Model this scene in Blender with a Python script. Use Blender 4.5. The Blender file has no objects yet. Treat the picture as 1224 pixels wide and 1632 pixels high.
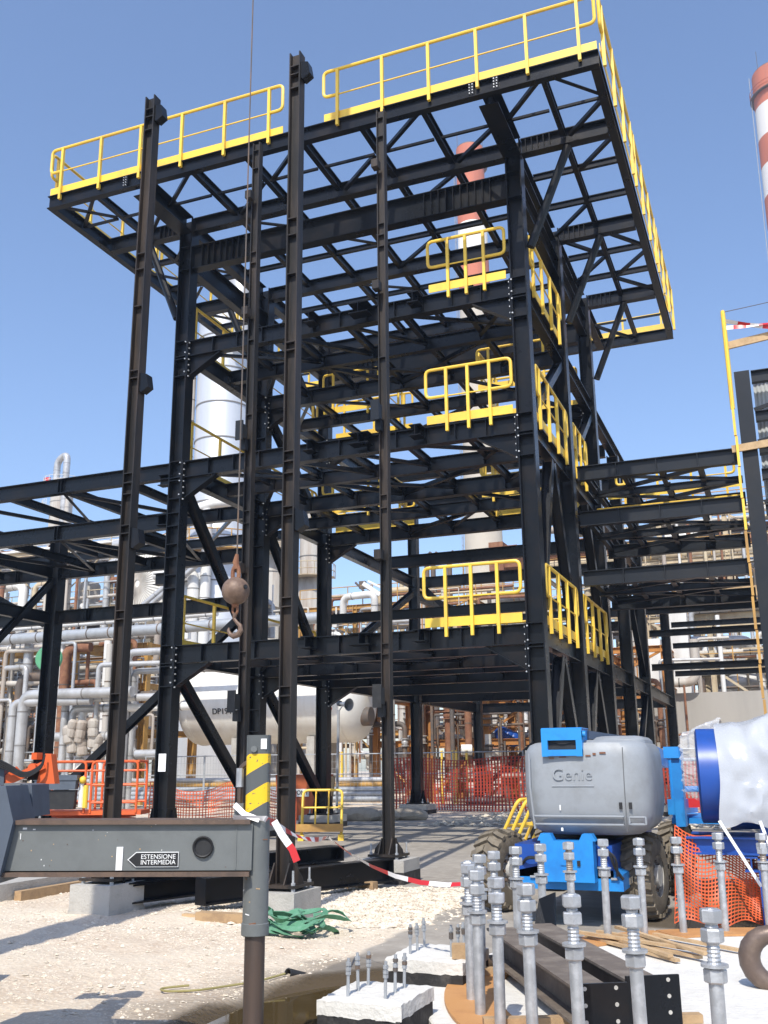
import bpy, math, random
from mathutils import Vector as V, Matrix

S = bpy.context.scene
COL = S.collection
rad = math.radians

# ---------------------------------------------------------------- camera
YAW, PITCH, ROLL = rad(-21.655), rad(14.574), rad(-0.572)
fwd = V((math.sin(YAW)*math.cos(PITCH), math.cos(YAW)*math.cos(PITCH), math.sin(PITCH)))
rgt = V((math.cos(YAW), -math.sin(YAW), 0))
upv = rgt.cross(fwd)
r2 = rgt*math.cos(ROLL) + upv*math.sin(ROLL)
u2 = -rgt*math.sin(ROLL) + upv*math.cos(ROLL)
cd = bpy.data.cameras.new('camera'); cam = bpy.data.objects.new('camera', cd); COL.objects.link(cam)
cam.matrix_world = Matrix(((r2.x, u2.x, -fwd.x, 0), (r2.y, u2.y, -fwd.y, 0), (r2.z, u2.z, -fwd.z, 1.5), (0, 0, 0, 1)))
cd.sensor_fit = 'VERTICAL'; cd.sensor_height = 36; cd.lens = 36*1561.4/1632
cd.clip_start = 0.05; cd.clip_end = 2000
S.camera = cam

# ---------------------------------------------------------------- sky and sun
SUN_EL = rad(50); SUN_AZ = rad(-8)          # azimuth of the light's travel, measured from +Y
trav = V((math.sin(SUN_AZ)*math.cos(SUN_EL), math.cos(SUN_AZ)*math.cos(SUN_EL), -math.sin(SUN_EL)))
w = bpy.data.worlds.new('World'); S.world = w; w.use_nodes = True
nt = w.node_tree; bg = nt.nodes['Background']
sky = nt.nodes.new('ShaderNodeTexSky'); sky.sky_type = 'NISHITA'; sky.sun_disc = False
sky.sun_elevation = SUN_EL; sky.sun_rotation = math.pi + SUN_AZ
sky.air_density = 1.0; sky.dust_density = 0.9; sky.ozone_density = 3.6
tint = nt.nodes.new('ShaderNodeMix'); tint.data_type = 'RGBA'; tint.blend_type = 'MULTIPLY'; tint.inputs['Factor'].default_value = 1
tint.inputs['B'].default_value = (1.05, 1.02, 1.04, 1)      # slight summer haze tone
nt.links.new(sky.outputs[0], tint.inputs['A']); nt.links.new(tint.outputs['Result'], bg.inputs[0]); bg.inputs[1].default_value = 0.15
sl = bpy.data.lights.new('sun', 'SUN'); sl.energy = 3.6; sl.angle = rad(0.53); sl.color = (1.0, 0.95, 0.86)
so = bpy.data.objects.new('sun', sl); COL.objects.link(so)
so.rotation_euler = trav.to_track_quat('-Z', 'Y').to_euler(); so.location = (4, -20, 40)
vs = S.view_settings; vs.view_transform = 'Standard'; vs.look = 'None'; vs.gamma = 1; vs.use_curve_mapping = False
vs.exposure = 0.58
S.cycles.max_bounces = 5; S.cycles.diffuse_bounces = 3; S.cycles.glossy_bounces = 3; S.cycles.transparent_max_bounces = 8
S.cycles.sample_clamp_indirect = 4.0

# ---------------------------------------------------------------- materials
MATS = {}
def pmat(name, col, rough=.5, metal=0.0, col2=None, amt=.35, scale=3.0, detail=6, bump=0.0, bscale=40, spec=.5, alpha=1.0, lo=.45, hi=.65, streak=False, trans=0.0):
    if name in MATS: return MATS[name]
    m = bpy.data.materials.new(name); m.use_nodes = True
    n = m.node_tree; b = n.nodes['Principled BSDF']; L = n.links.new
    b.inputs['Roughness'].default_value = rough; b.inputs['Metallic'].default_value = metal
    b.inputs['Specular IOR Level'].default_value = spec
    tc = n.nodes.new('ShaderNodeTexCoord'); src = tc.outputs['Object']
    if streak:
        mp = n.nodes.new('ShaderNodeMapping'); mp.inputs['Scale'].default_value = (1, 1, .12)
        L(src, mp.inputs[0]); src = mp.outputs[0]
    nz = n.nodes.new('ShaderNodeTexNoise'); nz.inputs['Scale'].default_value = scale; nz.inputs['Detail'].default_value = detail
    nz.inputs['Roughness'].default_value = .65
    L(src, nz.inputs['Vector'])
    cr = n.nodes.new('ShaderNodeValToRGB'); cr.color_ramp.elements[0].position = lo; cr.color_ramp.elements[1].position = hi
    c2 = col2 if col2 else tuple(c*.7 for c in col)
    cr.color_ramp.elements[0].color = (*col, 1)
    cr.color_ramp.elements[1].color = (*[col[i]*(1-amt)+c2[i]*amt for i in range(3)], 1)
    L(nz.outputs[0], cr.inputs[0]); L(cr.outputs[0], b.inputs['Base Color'])
    rr = n.nodes.new('ShaderNodeMapRange'); rr.inputs['To Min'].default_value = max(.02, rough-.08); rr.inputs['To Max'].default_value = min(1, rough+.15)
    L(nz.outputs[0], rr.inputs['Value']); L(rr.outputs[0], b.inputs['Roughness'])
    if bump:
        n2 = n.nodes.new('ShaderNodeTexNoise'); n2.inputs['Scale'].default_value = bscale; n2.inputs['Detail'].default_value = 5
        L(tc.outputs['Object'], n2.inputs['Vector'])
        bp = n.nodes.new('ShaderNodeBump'); bp.inputs['Strength'].default_value = bump; bp.inputs['Distance'].default_value = .02
        L(n2.outputs[0], bp.inputs['Height']); L(bp.outputs[0], b.inputs['Normal'])
    if alpha < 1: b.inputs['Alpha'].default_value = alpha
    if trans: b.inputs['Transmission Weight'].default_value = trans
    MATS[name] = m
    return m

steel = pmat('black_steel', (.0062, .0075, .0102), .26, col2=(.019, .0145, .012), amt=.9, spec=.24, scale=1.3, bump=.06, bscale=60, lo=.5, hi=.72)
steel2 = pmat('grey_black_steel', (.013, .0155, .020), .36, col2=(.022, .022, .023), amt=.7, spec=.3, scale=1.1, bump=.05, bscale=60)
maststeel = pmat('mill_steel', (.018, .0165, .016), .42, col2=(.060, .044, .034), amt=.8, spec=.28, scale=5, bump=.12, bscale=90, streak=True)
yellow = pmat('yellow_paint', (.86, .57, .06), .42, col2=(.62, .38, .07), amt=.6, scale=1.7, detail=9)
dyellow = pmat('weathered_yellow_steel', (.50, .28, .07), .6, col2=(.28, .16, .06), amt=.7, scale=1.5)
ochre = pmat('ochre_steel', (.46, .20, .045), .6, col2=(.28, .13, .05), amt=.6, scale=1.2)
tan = pmat('tan_painted_steel', (.52, .43, .29), .6, col2=(.30, .20, .12), amt=.6, scale=1.5)
silver = pmat('aluminium_cladding', (.50, .50, .50), .40, .35, col2=(.30, .29, .275), amt=.75, scale=1.2, spec=.5)
lagging = pmat('weathered_lagging', (.50, .47, .42), .65, col2=(.27, .20, .15), amt=.7, scale=.9, streak=True)
whitep = pmat('white_cladding', (.72, .71, .68), .45, .0, col2=(.50, .47, .43), amt=.65, streak=True, scale=.8)
sclad = pmat('white_aluminium_cladding', (.64, .65, .66), .34, .35, col2=(.52, .53, .55), amt=.7, scale=.7, streak=True)
seamg = pmat('grey_cladding_seam', (.22, .21, .20), .6)
cream = pmat('cream_vessel_paint', (.80, .78, .72), .5, col2=(.58, .50, .40), amt=.45, scale=.9, streak=True)
dkpipe = pmat('dark_pipe', (.10, .085, .075), .6, col2=(.20, .12, .07), amt=.7, scale=2)
rust = pmat('rust', (.20, .085, .045), .8, col2=(.33, .17, .09), amt=.7, scale=4, bump=.3)
galv = pmat('galvanised_steel', (.42, .43, .44), .42, .55, col2=(.60, .61, .62), amt=.8, scale=14, bump=.08, bscale=120)
galvr = pmat('stained_galvanised_thread', (.33, .29, .25), .5, .4, col2=(.22, .16, .11), amt=.8, scale=10)
galvf = pmat('galvanised_tube', (.40, .42, .44), .5, .4, col2=(.30, .31, .32), amt=.6, scale=4)
redp = pmat('red_band_paint', (.52, .155, .08), .75, col2=(.36, .13, .085), amt=.8, scale=.35, streak=True)
whband = pmat('white_band_paint', (.80, .77, .72), .7, col2=(.66, .62, .57), amt=.5, scale=.15, streak=True)
beigec = pmat('beige_concrete', (.50, .45, .37), .85, col2=(.40, .36, .30), amt=.6, scale=.2)
concrete = pmat('concrete', (.44, .42, .38), .88, col2=(.30, .28, .25), amt=.6, scale=3.5, bump=.35, bscale=45)
whconc = pmat('fresh_white_concrete', (.66, .64, .59), .9, col2=(.52, .49, .44), amt=.5, scale=6, bump=.5, bscale=30)
bitumen = pmat('bitumen_coating', (.022, .021, .021), .75, col2=(.11, .10, .09), amt=.8, scale=9, bump=.3, bscale=30, lo=.5, hi=.75)
greytank = pmat('grey_concrete_wall', (.36, .34, .31), .9, col2=(.27, .26, .24), amt=.6, scale=.5, streak=True)
dustgirder = pmat('dusty_brown_steel', (.13, .105, .085), .7, col2=(.22, .185, .15), amt=.8, scale=6, bump=.1)
ply = pmat('orange_plywood', (.50, .25, .09), .6, col2=(.36, .16, .06), amt=.7, scale=3)
wood = pmat('timber', (.42, .28, .15), .8, col2=(.26, .17, .10), amt=.7, scale=8, bump=.2)
woodp = pmat('old_plank', (.52, .36, .20), .8, col2=(.33, .22, .12), amt=.7, scale=5, bump=.2)
cranegrey = pmat('crane_grey_paint', (.150, .160, .156), .45, col2=(.115, .123, .120), amt=.6, scale=5, bump=.03)
housegrey = pmat('housing_blue_grey_paint', (.085, .105, .135), .5, col2=(.06, .075, .095), amt=.6, scale=5)
brownedge = pmat('worn_brown_edge', (.13, .085, .06), .6, col2=(.07, .05, .04), amt=.8, scale=12)
rodm = pmat('ram_rod_steel', (.10, .07, .055), .38, .3, col2=(.05, .045, .043), amt=.9, scale=6, streak=True)
blackr = pmat('black_rubber', (.012, .012, .013), .55, col2=(.03, .03, .03), amt=.6, scale=8)
tyre = pmat('dusty_tyre_rubber', (.15, .125, .092), .9, col2=(.23, .195, .145), amt=.9, scale=9, bump=.25, bscale=50)
rim = pmat('dirty_white_rim', (.52, .51, .48), .6, col2=(.30, .27, .23), amt=.7, scale=7)
hoodgrey = pmat('light_grey_hood_plastic', (.285, .305, .325), .45, col2=(.225, .235, .24), amt=.7, scale=3.5, bump=.03, bscale=25)
blue = pmat('blue_paint', (.02, .25, .64), .36, col2=(.014, .13, .44), amt=.5, scale=4)
dblue = pmat('dark_blue_paint', (.012, .07, .33), .34, col2=(.01, .05, .22), amt=.5, scale=3)
orange = pmat('orange_paint', (.72, .12, .025), .45, col2=(.55, .09, .03), amt=.5, scale=4)
netor = pmat('orange_net_plastic', (.66, .115, .035), .5)
netred = pmat('shaded_red_net_plastic', (.36, .038, .018), .55)  # red net tone darkened, shade put into the base colour
white = pmat('white_paint', (.80, .80, .78), .5, col2=(.7, .7, .68), amt=.4)
red = pmat('red_plastic', (.60, .03, .03), .4)
film = pmat('clear_plastic_film', (.80, .82, .84), .16, alpha=.34, bump=.4, bscale=14)
wrap = pmat('white_woven_wrap', (.47, .49, .52), .22, alpha=.88, col2=(.43, .45, .48), amt=.4, scale=60, bump=.12, bscale=80)
green = pmat('green_webbing', (.085, .24, .14), .8, col2=(.15, .30, .21), amt=.6, scale=20)
rustball = pmat('brown_painted_iron', (.15, .095, .068), .5, .1, col2=(.24, .16, .11), amt=.8, scale=9, bump=.2)
hookm = pmat('worn_hook_steel', (.14, .10, .08), .4, .3, col2=(.22, .16, .12), amt=.8, scale=7, bump=.1)
sand = pmat('sacking', (.42, .36, .28), .9, col2=(.25, .21, .17), amt=.6, scale=6, bump=.4)
paper = pmat('white_paper', (.85, .85, .84), .7)
corr = pmat('translucent_sheet', (.50, .53, .54), .5, col2=(.40, .42, .43), amt=.5, scale=1)

def stripes():
    m = bpy.data.materials.new('black_yellow_hazard_paint'); m.use_nodes = True
    n = m.node_tree; b = n.nodes['Principled BSDF']; L = n.links.new
    tc = n.nodes.new('ShaderNodeTexCoord'); sx = n.nodes.new('ShaderNodeSeparateXYZ'); L(tc.outputs['Object'], sx.inputs[0])
    a = n.nodes.new('ShaderNodeMath'); a.operation = 'MULTIPLY_ADD'; a.inputs[1].default_value = -.62; L(sx.outputs['X'], a.inputs[0]); L(sx.outputs['Z'], a.inputs[2])
    f = n.nodes.new('ShaderNodeMath'); f.operation = 'MULTIPLY_ADD'; f.inputs[1].default_value = 1/.205; f.inputs[2].default_value = .07; L(a.outputs[0], f.inputs[0])
    fr = n.nodes.new('ShaderNodeMath'); fr.operation = 'FRACT'; L(f.outputs[0], fr.inputs[0])
    g = n.nodes.new('ShaderNodeMath'); g.operation = 'GREATER_THAN'; g.inputs[1].default_value = .5; L(fr.outputs[0], g.inputs[0])
    lim = n.nodes.new('ShaderNodeMath'); lim.operation = 'LESS_THAN'; lim.inputs[1].default_value = 1.575; L(sx.outputs['Z'], lim.inputs[0])
    mu = n.nodes.new('ShaderNodeMath'); mu.operation = 'MULTIPLY'; L(g.outputs[0], mu.inputs[0]); L(lim.outputs[0], mu.inputs[1])
    nz = n.nodes.new('ShaderNodeTexNoise'); nz.inputs['Scale'].default_value = 55; nz.inputs['Detail'].default_value = 4; L(tc.outputs['Object'], nz.inputs['Vector'])
    ch = n.nodes.new('ShaderNodeMath'); ch.operation = 'LESS_THAN'; ch.inputs[1].default_value = .66; L(nz.outputs[0], ch.inputs[0])
    m2 = n.nodes.new('ShaderNodeMath'); m2.operation = 'MULTIPLY'; L(mu.outputs[0], m2.inputs[0]); L(ch.outputs[0], m2.inputs[1])
    mx = n.nodes.new('ShaderNodeMix'); mx.data_type = 'RGBA'; L(m2.outputs[0], mx.inputs['Factor'])
    mx.inputs['A'].default_value = (.09, .098, .098, 1); mx.inputs['B'].default_value = (.80, .50, .015, 1)
    L(mx.outputs['Result'], b.inputs['Base Color']); b.inputs['Roughness'].default_value = .42
    return m
hazard = stripes()

def tapemat():
    m = bpy.data.materials.new('red_white_tape'); m.use_nodes = True
    n = m.node_tree; b = n.nodes['Principled BSDF']; L = n.links.new
    at = n.nodes.new('ShaderNodeAttribute'); at.attribute_name = 'run'
    fr = n.nodes.new('ShaderNodeMath'); fr.operation = 'FRACT'; L(at.outputs['Fac'], fr.inputs[0])
    g = n.nodes.new('ShaderNodeMath'); g.operation = 'GREATER_THAN'; g.inputs[1].default_value = .5; L(fr.outputs[0], g.inputs[0])
    mx = n.nodes.new('ShaderNodeMix'); mx.data_type = 'RGBA'; L(g.outputs[0], mx.inputs['Factor'])
    mx.inputs['A'].default_value = (.82, .80, .79, 1); mx.inputs['B'].default_value = (.55, .025, .03, 1)
    L(mx.outputs['Result'], b.inputs['Base Color']); b.inputs['Roughness'].default_value = .35
    return m
tape_m = tapemat()

# ---------------------------------------------------------------- geometry helpers
def basis(d, up):
    w_ = d.normalized(); u = V(up)
    if abs(w_.dot(u.normalized())) > .985: u = V((1, 0, 0)) if abs(w_.x) < .9 else V((0, 0, 1))
    u = (u - w_*w_.dot(u)).normalized(); s = w_.cross(u)
    return w_, u, s

def bend(pts, r=.1, n=4):
    pts = [V(p) for p in pts]; out = [pts[0]]
    for i in range(1, len(pts)-1):
        a, b, c = pts[i-1], pts[i], pts[i+1]
        d1 = a-b; d2 = c-b; q = min(r, d1.length*.49, d2.length*.49)
        p0 = b + d1.normalized()*q; p1 = b + d2.normalized()*q
        for k in range(n+1):
            t = k/n; out.append(p0*(1-t)**2 + b*2*t*(1-t) + p1*t*t)
    out.append(pts[-1]); return out

class MB:
    def __init__(s): s.v = []; s.f = []; s.m = []; s.mi = 0; s.att = None
    def add(s, vs_, fs):
        o = len(s.v); s.v += [tuple(p) for p in vs_]
        for f in fs: s.f.append(tuple(i+o for i in f)); s.m.append(s.mi)
        return s
    def ext(s, prof, p0, p1, up, caps=True, prof2=None):
        p0, p1 = V(p0), V(p1); w_, u, sd = basis(p1-p0, up); n = len(prof); q = prof2 or prof
        s.add([p0+sd*a+u*b for a, b in prof]+[p1+sd*a+u*b for a, b in q],
              [(i, (i+1) % n, n+(i+1) % n, n+i) for i in range(n)] + ([tuple(range(n-1, -1, -1)), tuple(range(n, 2*n))] if caps else []))
        return s
    def bar(s, p0, p1, w_, h, up=(0, 0, 1)):
        a, b = w_/2, h/2; return s.ext([(-a, -b), (a, -b), (a, b), (-a, b)], p0, p1, up)
    def box(s, c, d, rz=0):
        c = V(c); h = [x/2 for x in d]; ca, sa = math.cos(rz), math.sin(rz); vs_ = []
        for z in (-1, 1):
            for x, y in ((-1, -1), (1, -1), (1, 1), (-1, 1)):
                X, Y = x*h[0], y*h[1]; vs_.append(c+V((X*ca-Y*sa, X*sa+Y*ca, z*h[2])))
        return s.add(vs_, [(3, 2, 1, 0), (4, 5, 6, 7), (0, 1, 5, 4), (1, 2, 6, 5), (2, 3, 7, 6), (3, 0, 4, 7)])
    def ib(s, p0, p1, h, b, tw=.012, tf=.018, up=(0, 0, 1)):
        B, H, T = b/2, h/2, tw/2
        return s.ext([(-B, -H), (B, -H), (B, -H+tf), (T, -H+tf), (T, H-tf), (B, H-tf), (B, H), (-B, H), (-B, H-tf), (-T, H-tf), (-T, -H+tf), (-B, -H+tf)], p0, p1, up)
    def ch(s, p0, p1, h, b, t=.012, up=(0, 0, 1)):
        H = h/2
        return s.ext([(0, -H), (b, -H), (b, -H+t), (t, -H+t), (t, H-t), (b, H-t), (b, H), (0, H)], p0, p1, up)
    def ang(s, p0, p1, b, t=.01, up=(0, 0, 1)):
        return s.ext([(0, 0), (b, 0), (b, t), (t, t), (t, b), (0, b)], p0, p1, up)
    def tube(s, pts, r, n=8, caps=True, closed=False, radii=None):
        pts = [V(p) for p in pts]; N = len(pts); rings = []
        t0 = (pts[1]-pts[0]).normalized(); ref = V((0, 0, 1)) if abs(t0.z) < .9 else V((1, 0, 0))
        u = (ref - t0*t0.dot(ref)).normalized(); vs_ = []
        for i in range(N):
            if closed: t = (pts[(i+1) % N]-pts[i-1]).normalized()
            elif i == 0: t = t0
            elif i == N-1: t = (pts[-1]-pts[-2]).normalized()
            else:
                t = ((pts[i+1]-pts[i]).normalized()+(pts[i]-pts[i-1]).normalized())
                t = t.normalized() if t.length > 1e-6 else (pts[i+1]-pts[i]).normalized()
            u = (u - t*t.dot(u)).normalized(); sd = t.cross(u); R = radii[i] if radii else r
            for k in range(n):
                a = 2*math.pi*k/n; vs_.append(pts[i]+(u*math.cos(a)+sd*math.sin(a))*R)
        fs = []
        for i in range(N if closed else N-1):
            j = (i+1) % N
            for k in range(n): fs.append((i*n+k, i*n+(k+1) % n, j*n+(k+1) % n, j*n+k))
        if caps and not closed: fs += [tuple(range(n-1, -1, -1)), tuple((N-1)*n+k for k in range(n))]
        return s.add(vs_, fs)
    def cyl(s, p0, p1, r, n=12, r2=None): return s.tube([p0, p1], r, n, radii=[r, r if r2 is None else r2])
    def lathe(s, prof, o, ax=(0, 0, 1), n=24, a0=0, a1=2*math.pi):
        o = V(o); w_, u, sd = basis(V(ax), (1, 0, 0) if abs(V(ax).normalized().x) < .9 else (0, 0, 1))
        full = abs(a1-a0-2*math.pi) < 1e-6; m = n if full else n+1; vs_ = []
        for r, z in prof:
            for k in range(m):
                a = a0+(a1-a0)*k/n; vs_.append(o+w_*z+(u*math.cos(a)+sd*math.sin(a))*r)
        fs = []
        for i in range(len(prof)-1):
            for k in range(n):
                k2 = (k+1) % m; fs.append((i*m+k, i*m+k2, (i+1)*m+k2, (i+1)*m+k))
        return s.add(vs_, fs)
    def prism(s, poly, d):
        poly = [V(p) for p in poly]; d = V(d); n = len(poly)
        return s.add(poly+[p+d for p in poly], [tuple(range(n-1, -1, -1)), tuple(range(n, 2*n))]+[(i, (i+1) % n, n+(i+1) % n, n+i) for i in range(n)])
    def ball(s, c, r, n=10, sc=(1, 1, 1)):
        c = V(c); pr = [(math.sin(math.pi*i/n), -math.cos(math.pi*i/n)) for i in range(n+1)]; vs_ = []; m = n*2
        for a, z in pr:
            for k in range(m):
                t = 2*math.pi*k/m; vs_.append(c+V((a*math.cos(t)*r*sc[0], a*math.sin(t)*r*sc[1], z*r*sc[2])))
        return s.add(vs_, [(i*m+k, i*m+(k+1) % m, (i+1)*m+(k+1) % m, (i+1)*m+k) for i in range(n) for k in range(m)])
    def mesh(s, name, mats, smooth=True):
        me = bpy.data.meshes.new(name); me.from_pydata(s.v, [], s.f)
        for m in (mats if isinstance(mats, (list, tuple)) else [mats]): me.materials.append(m)
        if s.mi or any(s.m): me.polygons.foreach_set('material_index', s.m)
        if smooth:
            me.polygons.foreach_set('use_smooth', [True]*len(me.polygons)); me.set_sharp_from_angle(angle=rad(32))
        me.update(); return me
    def obj(s, name, mats, parent=None, smooth=True, kind=None):
        return link(name, s.mesh(name, mats, smooth), parent, kind)

def link(name, me, parent=None, kind=None):
    o = bpy.data.objects.new(name, me); COL.objects.link(o)
    if parent is not None:
        o.parent = parent
        if parent.type == 'EMPTY': o.location = -parent.location
    if kind: o['kind'] = kind
    return o
def tag(o, label, cat, group=None):
    o['label'] = label; o['category'] = cat
    if group: o['group'] = group
    return o
def thing(name, label, cat, loc=(0, 0, 0), group=None):
    o = bpy.data.objects.new(name, None); COL.objects.link(o); o.location = V(loc); o.empty_display_size = .3
    return tag(o, label, cat, group)
def text_mesh(body, size, mat, o, right, upd, depth=.003, bold=0.0, align='CENTER'):
    cu = bpy.data.curves.new('lettering', 'FONT'); cu.body = body; cu.size = size; cu.extrude = depth; cu.offset = bold
    cu.align_x = align; cu.align_y = 'CENTER'; cu.space_line = .86
    ob = bpy.data.objects.new('lettering_source', cu); COL.objects.link(ob)
    me = bpy.data.meshes.new_from_object(ob.evaluated_get(bpy.context.evaluated_depsgraph_get()))
    bpy.data.objects.remove(ob); bpy.data.curves.remove(cu)
    x = V(right).normalized(); y = V(upd).normalized(); z = x.cross(y)
    me.transform(Matrix(((x.x, y.x, z.x, o[0]), (x.y, y.y, z.y, o[1]), (x.z, y.z, z.z, o[2]), (0, 0, 0, 1))))
    me.materials.clear(); me.materials.append(mat); return me
R = random.Random(7)
# ================================================================ GROUND
from mathutils import noise as NZ
RC = V((.40, 7.24, 0)); RR = 2.53            # anchor-bolt circle of the round foundation
def sm(a, b, x):
    t = min(1, max(0, (x-a)/(b-a))); return t*t*(3-2*t)
def zone(x, y):
    n1 = NZ.noise(V((x*1.3, y*1.3, 0)))*.28 + NZ.noise(V((x*4, y*4, 3)))*.10
    slab = sm(12.45, 12.75, y + n1*.6 + (.5 if x < -6 else 0)) * sm(27, 25.5, y + n1*2)
    dirt = sm(-3.62, -3.42, x+n1*.7) * sm(14, 13, y)
    d = math.hypot((x+2.60)/1.12, (y-6.1)/1.6) + n1*.6
    wet = sm(1.12, .92, d)
    fringe = sm(1.55, 1.12, d + n1)*.75
    wet2 = sm(1.0, .8, math.hypot((x+.7)/1.1, (y-11.0)/1.0)+n1*.8)*.8
    wh = sm(1.25, .5, math.hypot((x+4.7)/1.9, (y-10.9)/1.9)+n1*.6)
    return max(slab, dirt), max(wet, fringe*.55, wet2), wh
def gz(x, y):
    a, b, c = zone(x, y)
    d = math.hypot((x+2.6)/1.15, (y-6.1)/1.6)
    z = -.11*sm(1.0, .72, d)
    if y < 14: z += (1-a)*(NZ.noise(V((x*2.2, y*2.2, 9)))*.028 + NZ.noise(V((x*7, y*7, 1)))*.012)
    return z
def axis(fine0, fine1, st, far0, far1):
    a = []; x = fine0
    while x < fine1: a.append(x); x += st
    lo = []; q = st; x = fine0
    while x > far0: q *= 1.5; x = max(far0, x-q); lo.append(x)
    hi = []; q = st; x = a[-1]
    while x < far1: q *= 1.5; x = min(far1, x+q); hi.append(x)
    return lo[::-1]+a+hi
XS = axis(-10.5, 2.4, .085, -300, 200); YS = axis(3.6, 15.5, .085, -80, 330)
gv, gf, gc = [], [], []
for y in YS:
    for x in XS:
        gv.append((x, y, gz(x, y) if -11 < x < 3 and 3 < y < 16 else 0)); gc.append(zone(x, y))
nx = len(XS)
for j in range(len(YS)-1):
    for i in range(nx-1): gf.append((j*nx+i, j*nx+i+1, (j+1)*nx+i+1, (j+1)*nx+i))
gm = bpy.data.meshes.new('ground'); gm.from_pydata(gv, [], gf)
ca = gm.color_attributes.new('zone', 'FLOAT_COLOR', 'POINT')
ca.data.foreach_set('color', [q for c in gc for q in (*c, 1)])
gm.polygons.foreach_set('use_smooth', [True]*len(gf))
def groundmat():
    m = bpy.data.materials.new('site_ground'); m.use_nodes = True
    n = m.node_tree; b = n.nodes['Principled BSDF']; L = n.links.new; N = n.nodes.new
    at = N('ShaderNodeAttribute'); at.attribute_name = 'zone'
    sp = N('ShaderNodeSeparateColor'); L(at.outputs['Color'], sp.inputs[0])
    tc = N('ShaderNodeTexCoord')
    def nz(scale, det=6, rgh=.6):
        q = N('ShaderNodeTexNoise'); q.inputs['Scale'].default_value = scale; q.inputs['Detail'].default_value = det; q.inputs['Roughness'].default_value = rgh
        L(tc.outputs['Object'], q.inputs['Vector']); return q.outputs[0]
    def mix(f, a, c2):
        q = N('ShaderNodeMix'); q.data_type = 'RGBA'
        for sck, val in (('Factor', f), ('A', a), ('B', c2)):
            if isinstance(val, (tuple, float)): q.inputs[sck].default_value = val if isinstance(val, float) else (*val, 1)
            else: L(val, q.inputs[sck])
        return q.outputs['Result']
    def ramp(x, p0, p1):
        q = N('ShaderNodeMapRange'); q.inputs['From Min'].default_value = p0; q.inputs['From Max'].default_value = p1; L(x, q.inputs['Value']); return q.outputs[0]
    vo = N('ShaderNodeTexVoronoi'); vo.inputs['Scale'].default_value = 26; L(tc.outputs['Object'], vo.inputs['Vector'])
    vo2 = N('ShaderNodeTexVoronoi'); vo2.inputs['Scale'].default_value = 60; L(tc.outputs['Object'], vo2.inputs['Vector'])
    big, mid, fine = nz(.7), nz(5), nz(45, 4)
    sandy = mix(ramp(mid, .35, .7), (.62, .51, .385), (.49, .385, .285))
    sandy = mix(ramp(big, .42, .62), sandy, (.65, .555, .43))
    cs = N('ShaderNodeSeparateColor'); L(vo2.outputs['Color'], cs.inputs[0])
    sandy = mix(ramp(cs.outputs[0], .72, .95), sandy, (.66, .58, .47))
    gravel = mix(cs.outputs[0], (.70, .63, .51), (.52, .45, .35))
    base = mix(sp.outputs['Blue'], sandy, gravel)
    dirt = mix(ramp(big, .35, .65), (.255, .225, .19), (.34, .305, .255)); dirt = mix(ramp(mid, .45, .72), dirt, (.40, .36, .305))
    dirt = mix(ramp(fine, .62, .75), dirt, (.14, .12, .10))
    base = mix(ramp(sp.outputs['Red'], .3, .7), base, dirt)
    base = mix(sp.outputs['Green'], base, (.085, .062, .036))
    L(base, b.inputs['Base Color'])
    rg = N('ShaderNodeMapRange'); rg.inputs['To Min'].default_value = .92; rg.inputs['To Max'].default_value = .22; L(sp.outputs['Green'], rg.inputs['Value']); L(rg.outputs[0], b.inputs['Roughness'])
    hs = N('ShaderNodeMath'); hs.operation = 'MULTIPLY'; L(vo.outputs['Distance'], hs.inputs[0])
    inv = N('ShaderNodeMapRange'); inv.inputs['To Min'].default_value = 1; inv.inputs['To Max'].default_value = .12; L(sp.outputs['Red'], inv.inputs['Value']); L(inv.outputs[0], hs.inputs[1])
    ad = N('ShaderNodeMath'); ad.operation = 'MULTIPLY_ADD'; ad.inputs[1].default_value = .25; L(fine, ad.inputs[0]); L(hs.outputs[0], ad.inputs[2])
    bp = N('ShaderNodeBump'); bp.inputs['Strength'].default_value = .28; bp.inputs['Distance'].default_value = .035; L(ad.outputs[0], bp.inputs['Height']); L(bp.outputs[0], b.inputs['Normal'])
    return m
gm.materials.append(groundmat())
go = link('ground', gm, kind='structure')
# standing water round the small piers
wm = bpy.data.materials.new('muddy_water'); wm.use_nodes = True
wb = wm.node_tree.nodes['Principled BSDF']; wb.inputs['Base Color'].default_value = (.075, .052, .022, 1); wb.inputs['Roughness'].default_value = .04
wn = wm.node_tree.nodes.new('ShaderNodeTexNoise'); wn.inputs['Scale'].default_value = 9
wbp = wm.node_tree.nodes.new('ShaderNodeBump'); wbp.inputs['Strength'].default_value = .03; wm.node_tree.links.new(wn.outputs[0], wbp.inputs['Height']); wm.node_tree.links.new(wbp.outputs[0], wb.inputs['Normal'])
MB().add([(-4.3, 4.0, -.055), (-1.2, 4.0, -.055), (-1.2, 8.2, -.055), (-4.3, 8.2, -.055)], [(0, 1, 2, 3)]).obj('puddle_water', wm, kind='structure')

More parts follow.
